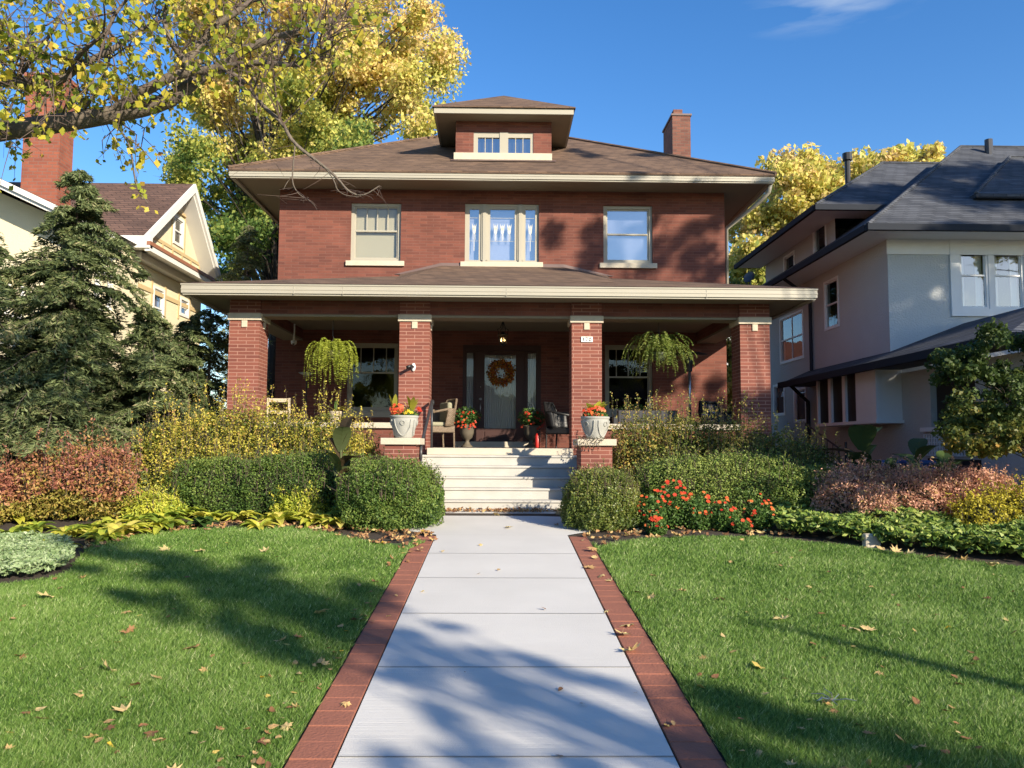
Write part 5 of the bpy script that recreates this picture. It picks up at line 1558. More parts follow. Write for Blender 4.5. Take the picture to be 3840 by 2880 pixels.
hp = []
for px, py in ((30, 1125), (75, 1148), (20, 1165), (110, 1118), (150, 1160), (195, 1150), (170, 1112), (240, 1142), (262, 1110), (300, 1132), (330, 1104), (352, 1128), (395, 1118), (430, 1092), (455, 1122), (505, 1098), (520, 1125), (575, 1100), (600, 1130), (640, 1110), (680, 1135), (705, 1112), (735, 1140), (60, 1095), (220, 1170), (120, 1185), (10, 1100), (140, 1090), (200, 1120), (285, 1090), (320, 1080), (370, 1092), (415, 1075), (470, 1082), (540, 1078), (620, 1088), (665, 1098), (260, 1160), (40, 1180), (355, 1145), (560, 1142), (745, 1118)):
    p = g2(px, py); hp.append((p.x, p.y))
pos_words = ['at the far left edge of the bed', 'by the grey-green ground cover', 'below the red azalea', 'in the middle of the left bed', 'in front of the long hedge', 'beside the rounded boxwood']
for i, (x, y) in enumerate(hp):
    w = pos_words[0 if x < -6.3 else 1 if x < -5.6 else 2 if x < -4.9 else 3 if x < -3.6 else 4 if x < -2.6 else 5]
    yl_ = random.random() < .6
    V, vv = hosta(x, y, random.uniform(.26, .44), 34, .55 if yl_ else .25)
    rt_ = npmesh('hosta', V, 4, vv, LM['hosta'], None, (x, y, G(y)), label=('yellowing' if yl_ else 'green') + ' hosta clump ' + w, cat='plant', group='hostas along the left bed')


def canna(label, x, y, h, n, mat='canna', val=.4, lw=.13, spread=.5, seed=1):
    r_ = random.Random(seed)
    rt = root('canna', (x, y, G(y)), label, 'plant', 'tall canna plants')
    st = MB(); b = Vector((x, y, G(y))); t = b + Vector((r_.gauss(0, .04), 0, h))
    st.tube([b, b.lerp(t, .5) + Vector((.01, 0, 0)), t], [.016, .012, .005], 6).build('stem', 'canna_stem', rt)
    Vs = []; vals = []
    for k in range(n):
        f = .15 + .8 * k / n
        az = k * 2.4 + r_.random()
        s = np.array(b.lerp(t, f)); d = np.array([math.cos(az), math.sin(az), 0]); sd = np.array([-d[1], d[0], 0])
        L = r_.uniform(.40, .55) * min(h, 1.3); v = min(1, max(0, r_.gauss(val, .2))); prev = None
        el = r_.uniform(.6, 1.3)
        for q in range(7):
            t_ = q / 6
            c = s + d * L * spread * (t_ + .5 * t_ * t_) * math.cos(el) * 1.4 + np.array([0, 0, L * (math.sin(el) * t_ - .35 * t_ * t_)])
            ww = L * lw * 1.3 * math.sin(math.pi * min(1, .05 + t_ * .95)) ** .7
            cur = (c - sd * ww + [0, 0, ww * .3], c, c + sd * ww + [0, 0, ww * .3])
            if prev is not None:
                Vs += [prev[0], prev[1], cur[1], cur[0], prev[1], prev[2], cur[2], cur[1]]; vals += [v, v]
            prev = cur
    npmesh('leaves', np.array(Vs), 4, np.array(vals), LM[mat], rt)


M['canna_stem'] = simple('green_stem', (.10, .13, .04), .6)
p = at(735 * 1.736, 1600, 11.4)
canna('dark bronze-leaved plant rising before the left boxwood hedge', p.x, 11.45, 1.25, 9, val=.08, seed=3, lw=.16, spread=.35)
for i, (px, top, Y, l) in enumerate(((1865, 935, 12.6, 'tall canna with broad dark leaves nearest the blue bins'), (1985, 965, 12.2, 'canna with upright streaked leaves before the wooden planks'), (2045, 985, 12.4, 'shorter canna at the right of the planks'), (1920, 1000, 12.7, 'small canna between its two taller twins'))):
    p = at(px * 1.736, top * 1.736, Y)
    canna(l, p.x, Y, p.z, 9, val=.45, seed=10 + i, lw=.24, spread=.8)


def flowers(label, x, y, r, h, nb, seed, tall=False):
    rt = root('flowering_plant', (x, y, G(y)), label, 'plant', 'red flowers before the right hedge')
    n = 2600
    d = unit(RNG.normal(size=(n, 3))); P = np.array([x, y, G(y) + h * .35]) + d * np.array([r, r, h * .55]) * (.5 + .5 * RNG.random((n, 1)))
    P = P[P[:, 2] > G(y)]
    npmesh('foliage', leafquads(P, .045 * (.6 + .7 * RNG.random(len(P))), upb=.6, outb=None, asp=.5), 4, .55 + .25 * RNG.normal(size=len(P)), LM['green'], rt)
    Vs = []; vals = []
    for k in range(nb):
        dd = unit(RNG.normal(size=(1, 3)))[0]; dd[2] = abs(dd[2]); dd[1] = -abs(dd[1]) * .8
        c = np.array([x, y, G(y) + h * .4]) + dd * np.array([r, r, h * .65])
        nn = unit(np.array([[dd[0] * .3, -.8 + random.gauss(0, .2), .8]]))[0]
        a = np.cross(nn, [0, 0, 1]); a /= np.linalg.norm(a); b = np.cross(nn, a); s = random.uniform(.022, .036); v = random.random() ** 1.8
        for q in range(8):
            t0 = q * .785
            e = a * math.cos(t0) + b * math.sin(t0); e2 = a * math.cos(t0 + .5) + b * math.sin(t0 + .5); e3 = a * math.cos(t0 - .5) + b * math.sin(t0 - .5)
            Vs += [c, c + e3 * s * .6 + nn * .004, c + e * s, c + e2 * s * .6 + nn * .004]; vals.append(v)
    npmesh('blossoms', np.array(Vs), 4, np.array(vals), LM['red'], rt)


for i, (px, py, r, h, nb, l) in enumerate(((1415, 1150, .20, .52, 16, 'red and orange flowers nearest the rounded bush'), (1462, 1145, .24, .62, 26, 'tallest clump of red and orange flowers'), (1515, 1148, .22, .50, 16, 'red flowers between the tallest clump and the salvia'), (1572, 1150, .18, .42, 12, 'small red flower clump in the middle of the row'), (1650, 1150, .20, .46, 18, 'bright red flower clump nearest the green ground cover'), (1425, 1160, .14, .24, 14, 'low red flowers at the lawn edge'), (1610, 1155, .14, .2, 5, 'low green plant with few red blossoms'))):
    p = g2(px, py); flowers(l, p.x, p.y + .2, r, h, nb, i)
for i, (px, py, r, l) in enumerate(((330, 1120, .42, 'yellow-green leafy clump in front of the dark red azalea'), (430, 1100, .45, 'yellow-green leafy clump left of the long hedge'), (650, 1120, .42, 'fine yellow-green clump before the rounded boxwood'), (80, 1110, .5, 'yellow-green leafy clump at the far left of the bed'))):
    p = g2(px, py)
    shrub('perennial_clump', l, 'plant', [(p.x, p.y, G(p.y) + .10, r, r * .6, .26)], 5200, .055, 'hosta', amp=.25, depth=.5, f=8, val=(.42, .3), sprouts=120, sh=.14, seed=60 + i, upb=.3, asp=.34, core=.5, group='yellow-green clumps among the hostas')
for px, py, r, l in ((560, 1060, .28, 'broad green-leaved plant in front of the long hedge'), (435, 1095, .22, 'pale heart-leaved plant in the left bed'), (2175, 1085, .3, 'broad green plant at the right edge behind the golden shrub')):
    p = g2(px, py + 40); V, vv = hosta(p.x, p.y, r * 1.3, 16, .5, w=.55)
    npmesh('leafy_plant', V, 4, vv, LM['green'], None, (p.x, p.y, G(p.y)), label=l, cat='plant')
# edging stones in the right bed
for (px, py, w, h, l) in ((1177, 1185, 1, 1, None),):
    p = gp(3277, 2050)
    m_ = MB(); m_.box(p.x - .10, p.x + .10, p.y, p.y + .12, p.z - .03, p.z + .15)
    tag(m_.build('stone_marker', 'limestone', None, (p.x, p.y, p.z), bevel=.03), 'pale upright stone at the edge of the green ground cover', 'stone')
p = gp(3800, 2010); m_ = MB(); m_.box(p.x - .16, p.x + .2, p.y, p.y + .2, p.z - .03, p.z + .14)
tag(m_.build('bed_stone', 'limestone', None, (p.x, p.y, p.z), bevel=.04), 'flat pale stone below the golden shrub', 'stone')


# ------------------------------------------------------------------ fallen leaves, each one a thing
def leafshape(kind, size, val, seed):
    r_ = random.Random(seed); P = []
    if kind == 'maple':
        prof = [(0, 1.0), (14, .62), (24, .66), (40, .92), (54, .45), (70, .52), (88, .74), (108, .36), (135, .40), (165, .16), (180, .10)]
    else:
        prof = [(0, 1.0), (20, .72), (45, .52), (80, .45), (120, .42), (155, .30), (180, .25)]
    full = prof + [(360 - a, r) for a, r in prof[::-1][1:-1]]
    pts = []
    cu = r_.uniform(.25, .9); tw_ = r_.uniform(-.5, .5)
    for a, r in full:
        t = rad(a); x, y = math.sin(t) * r * .5, math.cos(t) * r * .5
        z = cu * (x * x + .5 * y * y) * 1.2 + tw_ * x * y + r_.gauss(0, .02)
        pts.append(Vector((x, y, z)) * size)
    me = bpy.data.meshes.new('fallen_leaf')
    vs = [Vector((0, 0, 0))] + pts; n = len(pts)
    fs = [(0, 1 + k, 1 + (k + 1) % n) for k in range(n)]
    # stalk
    i = len(vs); vs += [Vector((.01, -.05, 0)) * size, Vector((-.01, -.05, 0)) * size, Vector((0, -.62, .12)) * size]; fs.append((i, i + 1, i + 2))
    me.from_pydata(vs, [], fs)
    a = me.attributes.new('val', 'FLOAT', 'FACE'); a.data.foreach_set('value', [min(1, max(0, val + r_.gauss(0, .04)))] * len(fs))
    me.materials.append(LM['litter'])
    return me


MS = {}
for nm, kd, vals in (('big', 'maple', (.72, .62, .80)), ('brown', 'oval', (.12, .05, .22)), ('tan', 'oval', (.5, .42, .6)), ('yellow', 'oval', (.95, 1.0, .9)), ('tanm', 'maple', (.5, .4, .6)), ('brownm', 'maple', (.2, .12, .28))):
    MS[nm] = [leafshape(kd, 1, v, k + 5 * len(nm)) for k, v in enumerate(vals)]


def put(kind, x, y, size, label, group, lift=.03):
    o = bpy.data.objects.new('fallen_leaf', random.choice(MS[kind]))
    o.location = (x, y, G(y) + lift)
    o.rotation_euler = (random.gauss(0, .28) - .06, random.gauss(0, .28), random.random() * 6.28)
    if random.random() < .3: o.rotation_euler.x += math.pi
    o.scale = (size, size, size)
    COL.objects.link(o)
    tag(o, label, 'leaf', group)


word = {'big': 'large pale yellow maple leaf', 'brown': 'small dark brown leaf', 'tan': 'small tan curled leaf', 'yellow': 'small bright yellow leaf', 'tanm': 'mid-sized tan lobed leaf', 'brownm': 'mid-sized brown lobed leaf'}
spec = [('big', 105, 1297, .24), ('big', 360, 1192, .20), ('big', 437, 1196, .2), ('big', 570, 1197, .2), ('big', 685, 1330, .2), ('brownm', 422, 1408, .2), ('big', 237, 1458, .20), ('tanm', 270, 1546, .17),
        ('tanm', 605, 1394, .14), ('brownm', 640, 1386, .12), ('yellow', 235, 1622, .075), ('brownm', 328, 1597, .12), ('tan', 30, 1345, .09), ('tan', 22, 1210, .09), ('big', 1673, 1199, .18), ('big', 1362, 1352, .24), ('big', 1345, 1372, .18), ('big', 1365, 1409, .22),
        ('big', 1845, 1366, .17), ('big', 1876, 1370, .17), ('yellow', 1642, 1453, .17), ('big', 1690, 1346, .2), ('yellow', 1512, 1494, .10), ('tanm', 1270, 1227, .2), ('tanm', 1320, 1257, .13), ('tanm', 1470, 1283, .12), ('tanm', 2140, 1228, .16), ('brownm', 1880, 1597, .10)]
for k, px, py, s in spec:
    p = g2(px, py)
    on = p.x > LX - .25 and p.x < RX + .25
    where = 'on the left lawn' if p.x < LX - .2 else 'on the right lawn' if p.x > RX + .3 else 'on the brick edging'
    put(k, p.x, p.y, s, word[k] + ' lying ' + where, 'leaves lying ' + where, .035 if not on else .015)
for k, px, py, s in (('big', 1095, 1141, .19), ('tanm', 1040, 1179, .09), ('tan', 1075, 1233, .07), ('tan', 1035, 1241, .07), ('yellow', 912, 1280, .07), ('brown', 1177, 1318, .07), ('brown', 1212, 1491, .065), ('brown', 1255, 1524, .06), ('brown', 1205, 1637, .07), ('yellow', 1440, 1571, .075), ('tanm', 1070, 1112, .17), ('tanm', 1205, 1112, .17), ('brownm', 1205, 1135, .13), ('tan', 955, 1193, .07), ('brown', 740, 1410, .03), ('tan', 1375, 1500, .04), ('brown', 1005, 1455, .02)):
    p = g2(px, py); put(k, p.x, p.y, s, word[k] + ' lying on the concrete path', 'leaves lying on the concrete path', .012)
g_ = np.random.default_rng(77)
for i in range(250):
    L_ = g_.random() < .58
    y = 1 / (1 / 3.6 + g_.random() * (1 / 10.8 - 1 / 3.6)) 
    x = g_.uniform(-.64 * y, LX - .28) if L_ else g_.uniform(RX + .28, .66 * y)
    if L_ and g_.random() < .42: x = LX - .27 - abs(g_.normal()) * .10
    if not in_poly(np.array([x]), np.array([y]), lawnL if L_ else lawnR)[0]: continue
    k = g_.choice(['brown', 'tan', 'tan', 'tanm', 'yellow', 'brownm', 'tan', 'brown'])
    wh = 'on the left lawn' if L_ else 'on the right lawn'
    put(k, x, y, float(g_.uniform(.05, .10)) * (1.3 if k.endswith('m') else 1), word[k] + ' lying ' + wh, 'leaves lying ' + wh, .03)
for i in range(16):
    s_ = -1 if g_.random() < .5 else 1
    y = g_.uniform(3.8, 10); x = (LX - .14 if s_ < 0 else RX + .12) + g_.normal() * .05
    put(g_.choice(['tan', 'tanm', 'brown', 'big']), x, y, float(g_.uniform(.05, .12)), 'dry leaf lying on the brick edging', 'leaves lying on the brick edging', .02)
# leaves caught at the bed edge
for i, (px, py) in enumerate(((1800, 1168), (1905, 1196), (1935, 1200), (1960, 1205), (2005, 1212), (2040, 1216), (2085, 1218), (2150, 1225), (1280, 1192), (690, 1150), (1460, 1165), (1645, 1158))):
    p = g2(px, py); put('big' if i % 2 else 'tanm', p.x, p.y, .2, 'large curled leaf caught along the bed edge', 'large leaves caught along the bed edges', .05)
# grey dead sprig on the right lawn
p = g2(1800, 1528); m_ = MB()
for k in range(9):
    a = random.random() * 6.28; q = Vector((p.x, p.y, p.z + .04)); m_.tube([q, q + Vector((math.cos(a) * .07, math.sin(a) * .07, .02)), q + Vector((math.cos(a + .3) * .13, math.sin(a + .3) * .12, random.uniform(0, .05)))], [.003, .003, .0015], 4)
tag(m_.build('dead_sprig', 'steel', None, (p.x, p.y, p.z)), 'pale grey dry sprig on the right lawn', 'twig')

# ------------------------------------------------------------------ things on and around the porch
ZU = ZP


def blossoms(c, r, n, size, mat, par, name, flat=.7, vm=.3, vs=.3):
    Vs = []; vals = []
    for k in range(n):
        dd = unit(RNG.normal(size=(1, 3)))[0]; dd[1] = -abs(dd[1])
        p = np.array(c) + dd * np.array(r)
        nn = unit(np.array([[dd[0] * .4, -1, .5 + random.gauss(0, .3)]]))[0]
        a = np.cross(nn, [0, 0, 1]); a /= np.linalg.norm(a); b = np.cross(nn, a); s = size * random.uniform(.7, 1.3); v = vm + vs * random.gauss(0, 1)
        for q in range(5):
            t0 = q * 1.2566
            e = a * math.cos(t0) + b * math.sin(t0); e2 = a * math.cos(t0 + .5) + b * math.sin(t0 + .5); e3 = a * math.cos(t0 - .5) + b * math.sin(t0 - .5)
            Vs += [p, p + e3 * s * .75 + nn * .006, p + e * s, p + e2 * s * .75 + nn * .006]; vals.append(v)
    return npmesh(name, np.array(Vs), 4, np.array(vals), LM[mat], par)


def strapleaves(c, n, L, spread, par, name, mat, val, w=.18, up=1.2):
    Vs = []; vals = []
    for k in range(n):
        az = random.random() * 6.2832; l = L * random.uniform(.7, 1.15); el = up + random.uniform(-.35, .35)
        d = np.array([math.cos(az), math.sin(az), 0]); sd = np.array([-d[1], d[0], 0]); prev = None; v = random.gauss(val, .2)
        for q in range(6):
            t = q / 5
            cc = np.array(c) + d * l * (t * math.cos(el) + spread * t * t) + np.array([0, 0, l * (math.sin(el) * t - .25 * t * t)])
            ww = l * w * .5 * math.sin(math.pi * min(1, .08 + t * .92)) ** .8
            cur = (cc - sd * ww, cc + sd * ww)
            if prev is not None: Vs += [prev[0], prev[1], cur[1], cur[0]]; vals.append(v)
            prev = cur
    return npmesh(name, np.array(Vs), 4, np.array(vals), LM[mat], par)


def urn(x, y, label, green):
    rt = root('urn_planter', (x, y, ZU), label, 'planter', 'cast stone urns on the pedestals')
    pr = [(.125, .001), (.13, .015), (.14, .03), (.162, .10), (.19, .18), (.21, .255), (.216, .30), (.213, .312), (.225, .32), (.228, .34), (.224, .352), (.195, .352), (.185, .31), (.05, .305)]
    u_ = MB().lathe((x, y, ZU), pr, 40)
    u_.build('urn', 'stone_urn', rt, smooth=True)
    rb = MB()
    def surf(a, z, e=.006):
        r = np.interp(z, [p[1] for p in pr[:7]], [p[0] for p in pr[:7]]) + e
        return Vector((x + math.cos(a) * r, y + math.sin(a) * r, ZU + z))
    for q in range(4):
        a0 = -math.pi / 2 + (.0 if not green else .75) + q * math.pi / 2
        pts = []
        for k in range(15):
            t = k / 14 * math.pi
            pts.append(surf(a0 - math.cos(t) * .62, .275 - .235 * math.sin(t) ** .8))
        rb.tube([surf(a0 - .62, .29)] + pts + [surf(a0 + .62, .29)], .010, 6)
        for k in range(9):   # scroll relief inside every panel
            t = k / 9 * 6.28
            rb.tube([surf(a0 + .16 * math.cos(t), .235 + .035 * math.sin(t)), surf(a0 + .16 * math.cos(t + .7), .235 + .035 * math.sin(t + .7))], .006, 5)
    rb.build('relief', 'stone_urn', rt, smooth=True)
    n = 900; d = unit(RNG.normal(size=(n, 3))); d[:, 2] = np.abs(d[:, 2])
    P = np.array([x, y, ZU + .34]) + d * np.array([.22, .2, .16]) * (.4 + .6 * RNG.random((n, 1)))
    npmesh('foliage', leafquads(P, .035 * (.6 + .8 * RNG.random(n)), upb=.4), 4, .6 + .25 * RNG.normal(size=n), LM['green'], rt)
    if not green:
        blossoms((x - .10, y - .06, ZU + .43), (.11, .08, .10), 44, .026, 'red', rt, 'red_blossoms', vm=.45)
        blossoms((x + .06, y - .1, ZU + .40), (.08, .05, .03), 7, .026, 'yellow', rt, 'yellow_blossoms')
        blossoms((x + .24, y - .0, ZU + .47), (.02, .02, .05), 5, .03, 'red', rt, 'red_blossoms', vm=.0)
        strapleaves((x - .16, y, ZU + .38), 5, .42, .0, rt, 'spear_leaves', 'gold', .35, .2, 1.35)
        strapleaves((x + .12, y, ZU + .38), 7, .36, .1, rt, 'spear_leaves', 'gold', .3, .22, 1.3)
    else:
        blossoms((x - .03, y - .08, ZU + .43), (.17, .08, .09), 60, .026, 'red', rt, 'red_blossoms', vm=.35)
        strapleaves((x, y, ZU + .38), 22, .30, .3, rt, 'spear_leaves', 'hosta', .45, .4, 1.1)


urn(at(1515, 1600, 12.62).x, 12.62, 'pale cast-stone urn with red and yellow flowers on the left pedestal', False)
urn(at(2232, 1600, 12.62).x, 12.62, 'pale cast-stone urn with orange-red flowers and broad leaves on the right pedestal', True)


def fern(label, px, pyb, pyhook, Y, n, R, drop, mat, val, seed, droop):
    b = at(px, pyb, Y); hk = at(px, pyhook, Y)
    rt = root('hanging_fern', (b.x, Y, b.z), label, 'hanging plant', 'hanging ferns under the porch beam')
    MB().lathe((b.x, Y, b.z - .02), [(.09, 0), (.13, .08), (.15, .15), (.14, .16), (.05, .15)], 16).build('pot', 'urn_dark' if seed == 1 else 'green_pot', rt, smooth=True)
    h = MB()
    for k in range(3):
        a = k * 2.094; h.tube([(b.x + .15 * math.cos(a), Y + .15 * math.sin(a), b.z + .13), (b.x, Y, hk.z)], .003, 4)
    h.tube([(b.x, Y, hk.z), (b.x + .02, Y, hk.z + .04), (b.x, Y, hk.z + .08), (b.x, Y, 3.55)], .006, 5)
    h.build('hanger', 'darkgrey', rt)
    r_ = random.Random(seed); Ps = []; As = []; Vv = []
    for k in range(n):
        az = r_.random() * 6.2832; rr = R * r_.uniform(.35, 1.05); dz = drop * r_.uniform(.45, 1.15)
        d = np.array([math.cos(az), math.sin(az), 0]); up = r_.uniform(.10, .30) * (1.5 if droop < 1 else 1)
        m_ = 34
        t = np.linspace(0, 1, m_)
        c = np.array([b.x, Y, b.z + .12])[None] + d[None] * (rr * (1 - (1 - t) ** (2.2 * droop)))[:, None]
        c[:, 2] += up * np.sin(np.minimum(1, t * 2.2) * math.pi / 2) - dz * np.maximum(0, t - .18) ** 1.4
        tan = np.gradient(c, axis=0)
        sd = unit(np.cross(tan, np.array([0, 0, 1.]) + d * .8))
        v = r_.gauss(val, .17)
        for s_ in (-1, 1):
            Ps.append(c + sd * s_ * .020 * (1.15 - t)[:, None]); As.append(sd * s_ + tan * 6); Vv.append(np.full(m_, v) + .12 * RNG.normal(size=m_))
    P = np.concatenate(Ps)
    npmesh('fronds', leafquads(P, .042 * (.7 + .5 * RNG.random(len(P))), upb=.3, along=np.concatenate(As), asp=.36), 4, np.concatenate(Vv), LM[mat], rt)


M['green_pot'] = simple('dull_green_pot', (.08, .10, .05), .6)
fern('bright yellow-green drooping fern hanging in the left porch bay', 1246, 1345, 1275, 14.75, 130, .50, .95, 'fern', .68, 1, 1.25)
fern('darker arching fern hanging in the right porch bay', 2472, 1350, 1290, 14.9, 150, .68, .72, 'fern2', .66, 2, .80)

# lantern
lx = at(1886, 1270, 15.9); ltop = 3.555
rt = root('porch_lantern', (lx.x, 15.9, ltop), 'black hanging lantern with two lit candle bulbs over the steps', 'lantern')
zl0, zl1 = at(1886, 1290, 15.9).z, at(1886, 1258, 15.9).z
m_ = MB().lathe((lx.x, 15.9, ltop - .03), [(.08, 0), (.08, .03)], 16)
for k in range(4):
    a = k * math.pi / 2 + .4
    m_.tube([(lx.x, 15.9, ltop - .05), (lx.x + .06 * math.cos(a), 15.9 + .06 * math.sin(a), ltop - .2), (lx.x + .115 * math.cos(a), 15.9 + .115 * math.sin(a), zl1 + .12), (lx.x + .09 * math.cos(a), 15.9 + .09 * math.sin(a), zl1)], .008, 5)
    m_.tube([(lx.x + .10 * math.cos(a), 15.9 + .10 * math.sin(a), zl1), (lx.x + .07 * math.cos(a), 15.9 + .07 * math.sin(a), zl0)], .007, 5)
m_.lathe((lx.x, 15.9, zl1), [(.105, 0), (.11, .012), (.05, .05), (.02, .08)], 16).lathe((lx.x, 15.9, zl0 - .05), [(.01, 0), (.03, .02), (.075, .045), (.075, .055)], 16).tube([(lx.x, 15.9, ltop - .03), (lx.x, 15.9, zl1 + .1)], .006, 5)
m_.build('frame', 'black', rt)
MB().lathe((lx.x, 15.9, zl0), [(.066, 0), (.096, zl1 - zl0)], 12).build('lamp_glass', 'lampglass', rt, smooth=True)
for s_ in (-.032, .032):
    MB().lathe((lx.x + s_, 15.9, zl0 + .045), [(.004, 0), (.012, .015), (.013, .035), (.003, .065)], 10).build('bulb', 'bulb', rt, smooth=True)

# wreath
wc_ = at(1879, 1398, YH - .06); rt = root('wreath', (wc_.x, YH - .06, wc_.z), 'autumn wreath of red and orange leaves on the front door', 'wreath')
n = 1300; a = RNG.random(n) * 6.2832; rr = .215 + .07 * RNG.normal(size=n) * .7
P = np.stack([wc_.x + rr * np.cos(a), np.full(n, YH - .07) + .03 * RNG.normal(size=n), wc_.z + rr * np.sin(a)], 1)
npmesh('leaves', leafquads(P, .055 * (.6 + .7 * RNG.random(n)), upb=.0, outb=np.array([[0, -1.2, 0]])), 4, RNG.random(n), LM['wreath'], rt)
MB().tube([(wc_.x + .2 * math.cos(k / 16 * 6.2832), YH - .06, wc_.z + .2 * math.sin(k / 16 * 6.2832)) for k in range(17)], .025, 6).build('ring', 'twig', rt)


def doorurn(px, label, seed):
    x = at(px, 1600, 16.6).x; y = 16.6
    rt = root('flower_urn', (x, y, ZF), label, 'planter', 'dark flower urns beside the front door')
    MB().lathe((x, y, ZF), [(.12, .001), (.12, .03), (.08, .05), (.04, .12), (.05, .16), (.11, .20), (.15, .30), (.165, .42), (.18, .44), (.175, .46), (.15, .45), (.03, .42)], 20).build('urn', 'urn_dark', rt, smooth=True)
    n = 1500; d = unit(RNG.normal(size=(n, 3))); d[:, 2] += .3
    P = np.array([x, y, ZF + .56]) + d * np.array([.30, .24, .22]) * (.4 + .6 * RNG.random((n, 1)))
    npmesh('foliage', leafquads(P, .045 * (.6 + .8 * RNG.random(n)), upb=.4), 4, .35 + .25 * RNG.normal(size=n), LM['green'], rt)
    blossoms((x, y - .06, ZF + .56), (.27, .18, .2), 30, .026, 'red', rt, 'red_blossoms', vm=.1)


doorurn(1752, 'dark urn of red flowers left of the front door', 1)
doorurn(1992, 'dark urn of red flowers right of the front door', 2)
# red extinguisher-like bottle by the right urn
ex_ = at(2015, 1640, 16.3).x
rt = root('fire_extinguisher', (ex_, 16.3, ZF), 'red cylinder standing by the right door urn', 'fire extinguisher')
MB().lathe((ex_, 16.3, ZF), [(.05, .001), (.052, .02), (.052, .24), (.03, .28), (.015, .30)], 16).build('tank', 'red', rt, smooth=True)
MB().lathe((ex_, 16.3, ZF + .295), [(.015, 0), (.02, .02), (.012, .04)], 10).tube([(ex_, 16.3, ZF + .33), (ex_ + .06, 16.27, ZF + .33)], .008, 5).build('valve', 'black', rt)


def chair(name, label, x, y, rz, mat, cushion=True, seatw=.58, backh=.92, group=None):
    rt = root(name, (x, y, ZF), label, 'chair', group)
    rt.rotation_euler.z = rz
    og = ORG[rt.name]
    def L(m_): m_.v = [(a + og.x, b + og.y, c + og.z) for a, b, c in m_.v]; return m_
    w = seatw / 2
    L(MB().box(-w, w, -.28, .28, .28, .40)).build('seat', mat, rt, bevel=.02)
    bk = MB(); rows = []
    for j in range(7):
        z = .40 + (backh - .40) * j / 6
        ring = []
        for i in range(11):
            a = math.pi * (i / 10); flare = 1 + .10 * j / 6
            ring.append((-math.cos(a) * (w + .02) * flare, .05 + math.sin(a) * .27 * flare + .05 * j / 6, z - (0 if 2 < i < 8 else .20 * j / 6)))
        rows.append(bk.pts(ring))
    for a, b in zip(rows, rows[1:]):
        for i in range(10): bk.f.append((a + i, a + i + 1, b + i + 1, b + i))
    o = L(bk).build('backrest', mat, rt, smooth=True)
    so = o.modifiers.new('thick', 'SOLIDIFY'); so.thickness = .025
    top = [(-math.cos(math.pi * i / 10) * (w + .02) * 1.1, .10 + math.sin(math.pi * i / 10) * .30, backh - (0 if 2 < i < 8 else .20)) for i in range(11)]
    L(MB().tube([(-w * 1.15, -.28, .64)] + top + [(w * 1.15, -.28, .64)], .024, 7)).build('arm_rail', mat, rt, smooth=True)
    for sx in (-1, 1):
        L(MB().tube([(sx * w * .95, -.26, .0), (sx * w * 1.12, -.27, .66)], [.018, .022], 7)).build('leg', mat, rt)
        L(MB().tube([(sx * w * .85, .28, .0), (sx * w * .9, .26, .42)], [.018, .022], 7)).build('leg', mat, rt)
    if cushion:
        L(MB().box(-w + .04, w - .04, -.26, .22, .402, .48)).build('cushion', 'cushion', rt, bevel=.03)
        L(MB().box(-w + .08, w - .08, .16, .26, .49, .86)).build('back_cushion', 'cushion', rt, bevel=.04)
    return rt


chair('wicker_chair', 'tan wicker armchair with olive cushions half hidden by the column left of the steps', at(1648, 1600, 15.25).x - .08, 15.3, rad(-62), 'wicker')
chair('wicker_chair', 'dark wicker armchair in the shade right of the front door', at(2105, 1600, 16.2).x + .05, 16.2, rad(62), 'black', False, group=None)
chair('patio_chair', 'dark high-backed chair against the right porch wall', at(2700, 1560, 15.4).x, 15.4, rad(25), 'black', False)
# sofa behind the right parapet
a, b = at(2305, 1540, 16.0).x, at(2525, 1540, 16.0).x
rt = root('porch_sofa', ((a + b) / 2, 16, ZF), 'long dark grey porch sofa behind the right parapet', 'sofa')
MB().box(a, b, 15.7, 16.4, ZF + .12, ZF + .40).build('seat', 'darkgrey', rt, bevel=.03)
MB().box(a, b, 15.6, 15.72, ZF + .3, at(2400, 1538, 15.6).z).build('backrest', 'darkgrey', rt, bevel=.03)
for x in (a - .08, b + .001): MB().box(x, x + .08, 15.6, 16.4, ZF, ZF + .62).build('armrest', 'darkgrey', rt, bevel=.01)
# planter of leaves on the table behind it
c = at(2375, 1535, 16.6)
rt = root('table_plant', (c.x, 16.6, c.z - .35), 'potted leafy plant in front of the right porch window', 'potted plant')
MB().lathe((c.x, 16.6, ZF), [(.14, .001), (.16, .1), (.18, c.z - ZF - .1), (.16, c.z - ZF - .09)], 14).build('pot', 'urn_dark', rt)
n = 700; d = unit(RNG.normal(size=(n, 3))); P = np.array([c.x, 16.6, c.z]) + d * np.array([.32, .15, .12]) * (.4 + .6 * RNG.random((n, 1)))
npmesh('foliage', leafquads(P, .05 * (.6 + .8 * RNG.random(n)), upb=.4), 4, .5 + .3 * RNG.normal(size=n), LM['green'], rt)
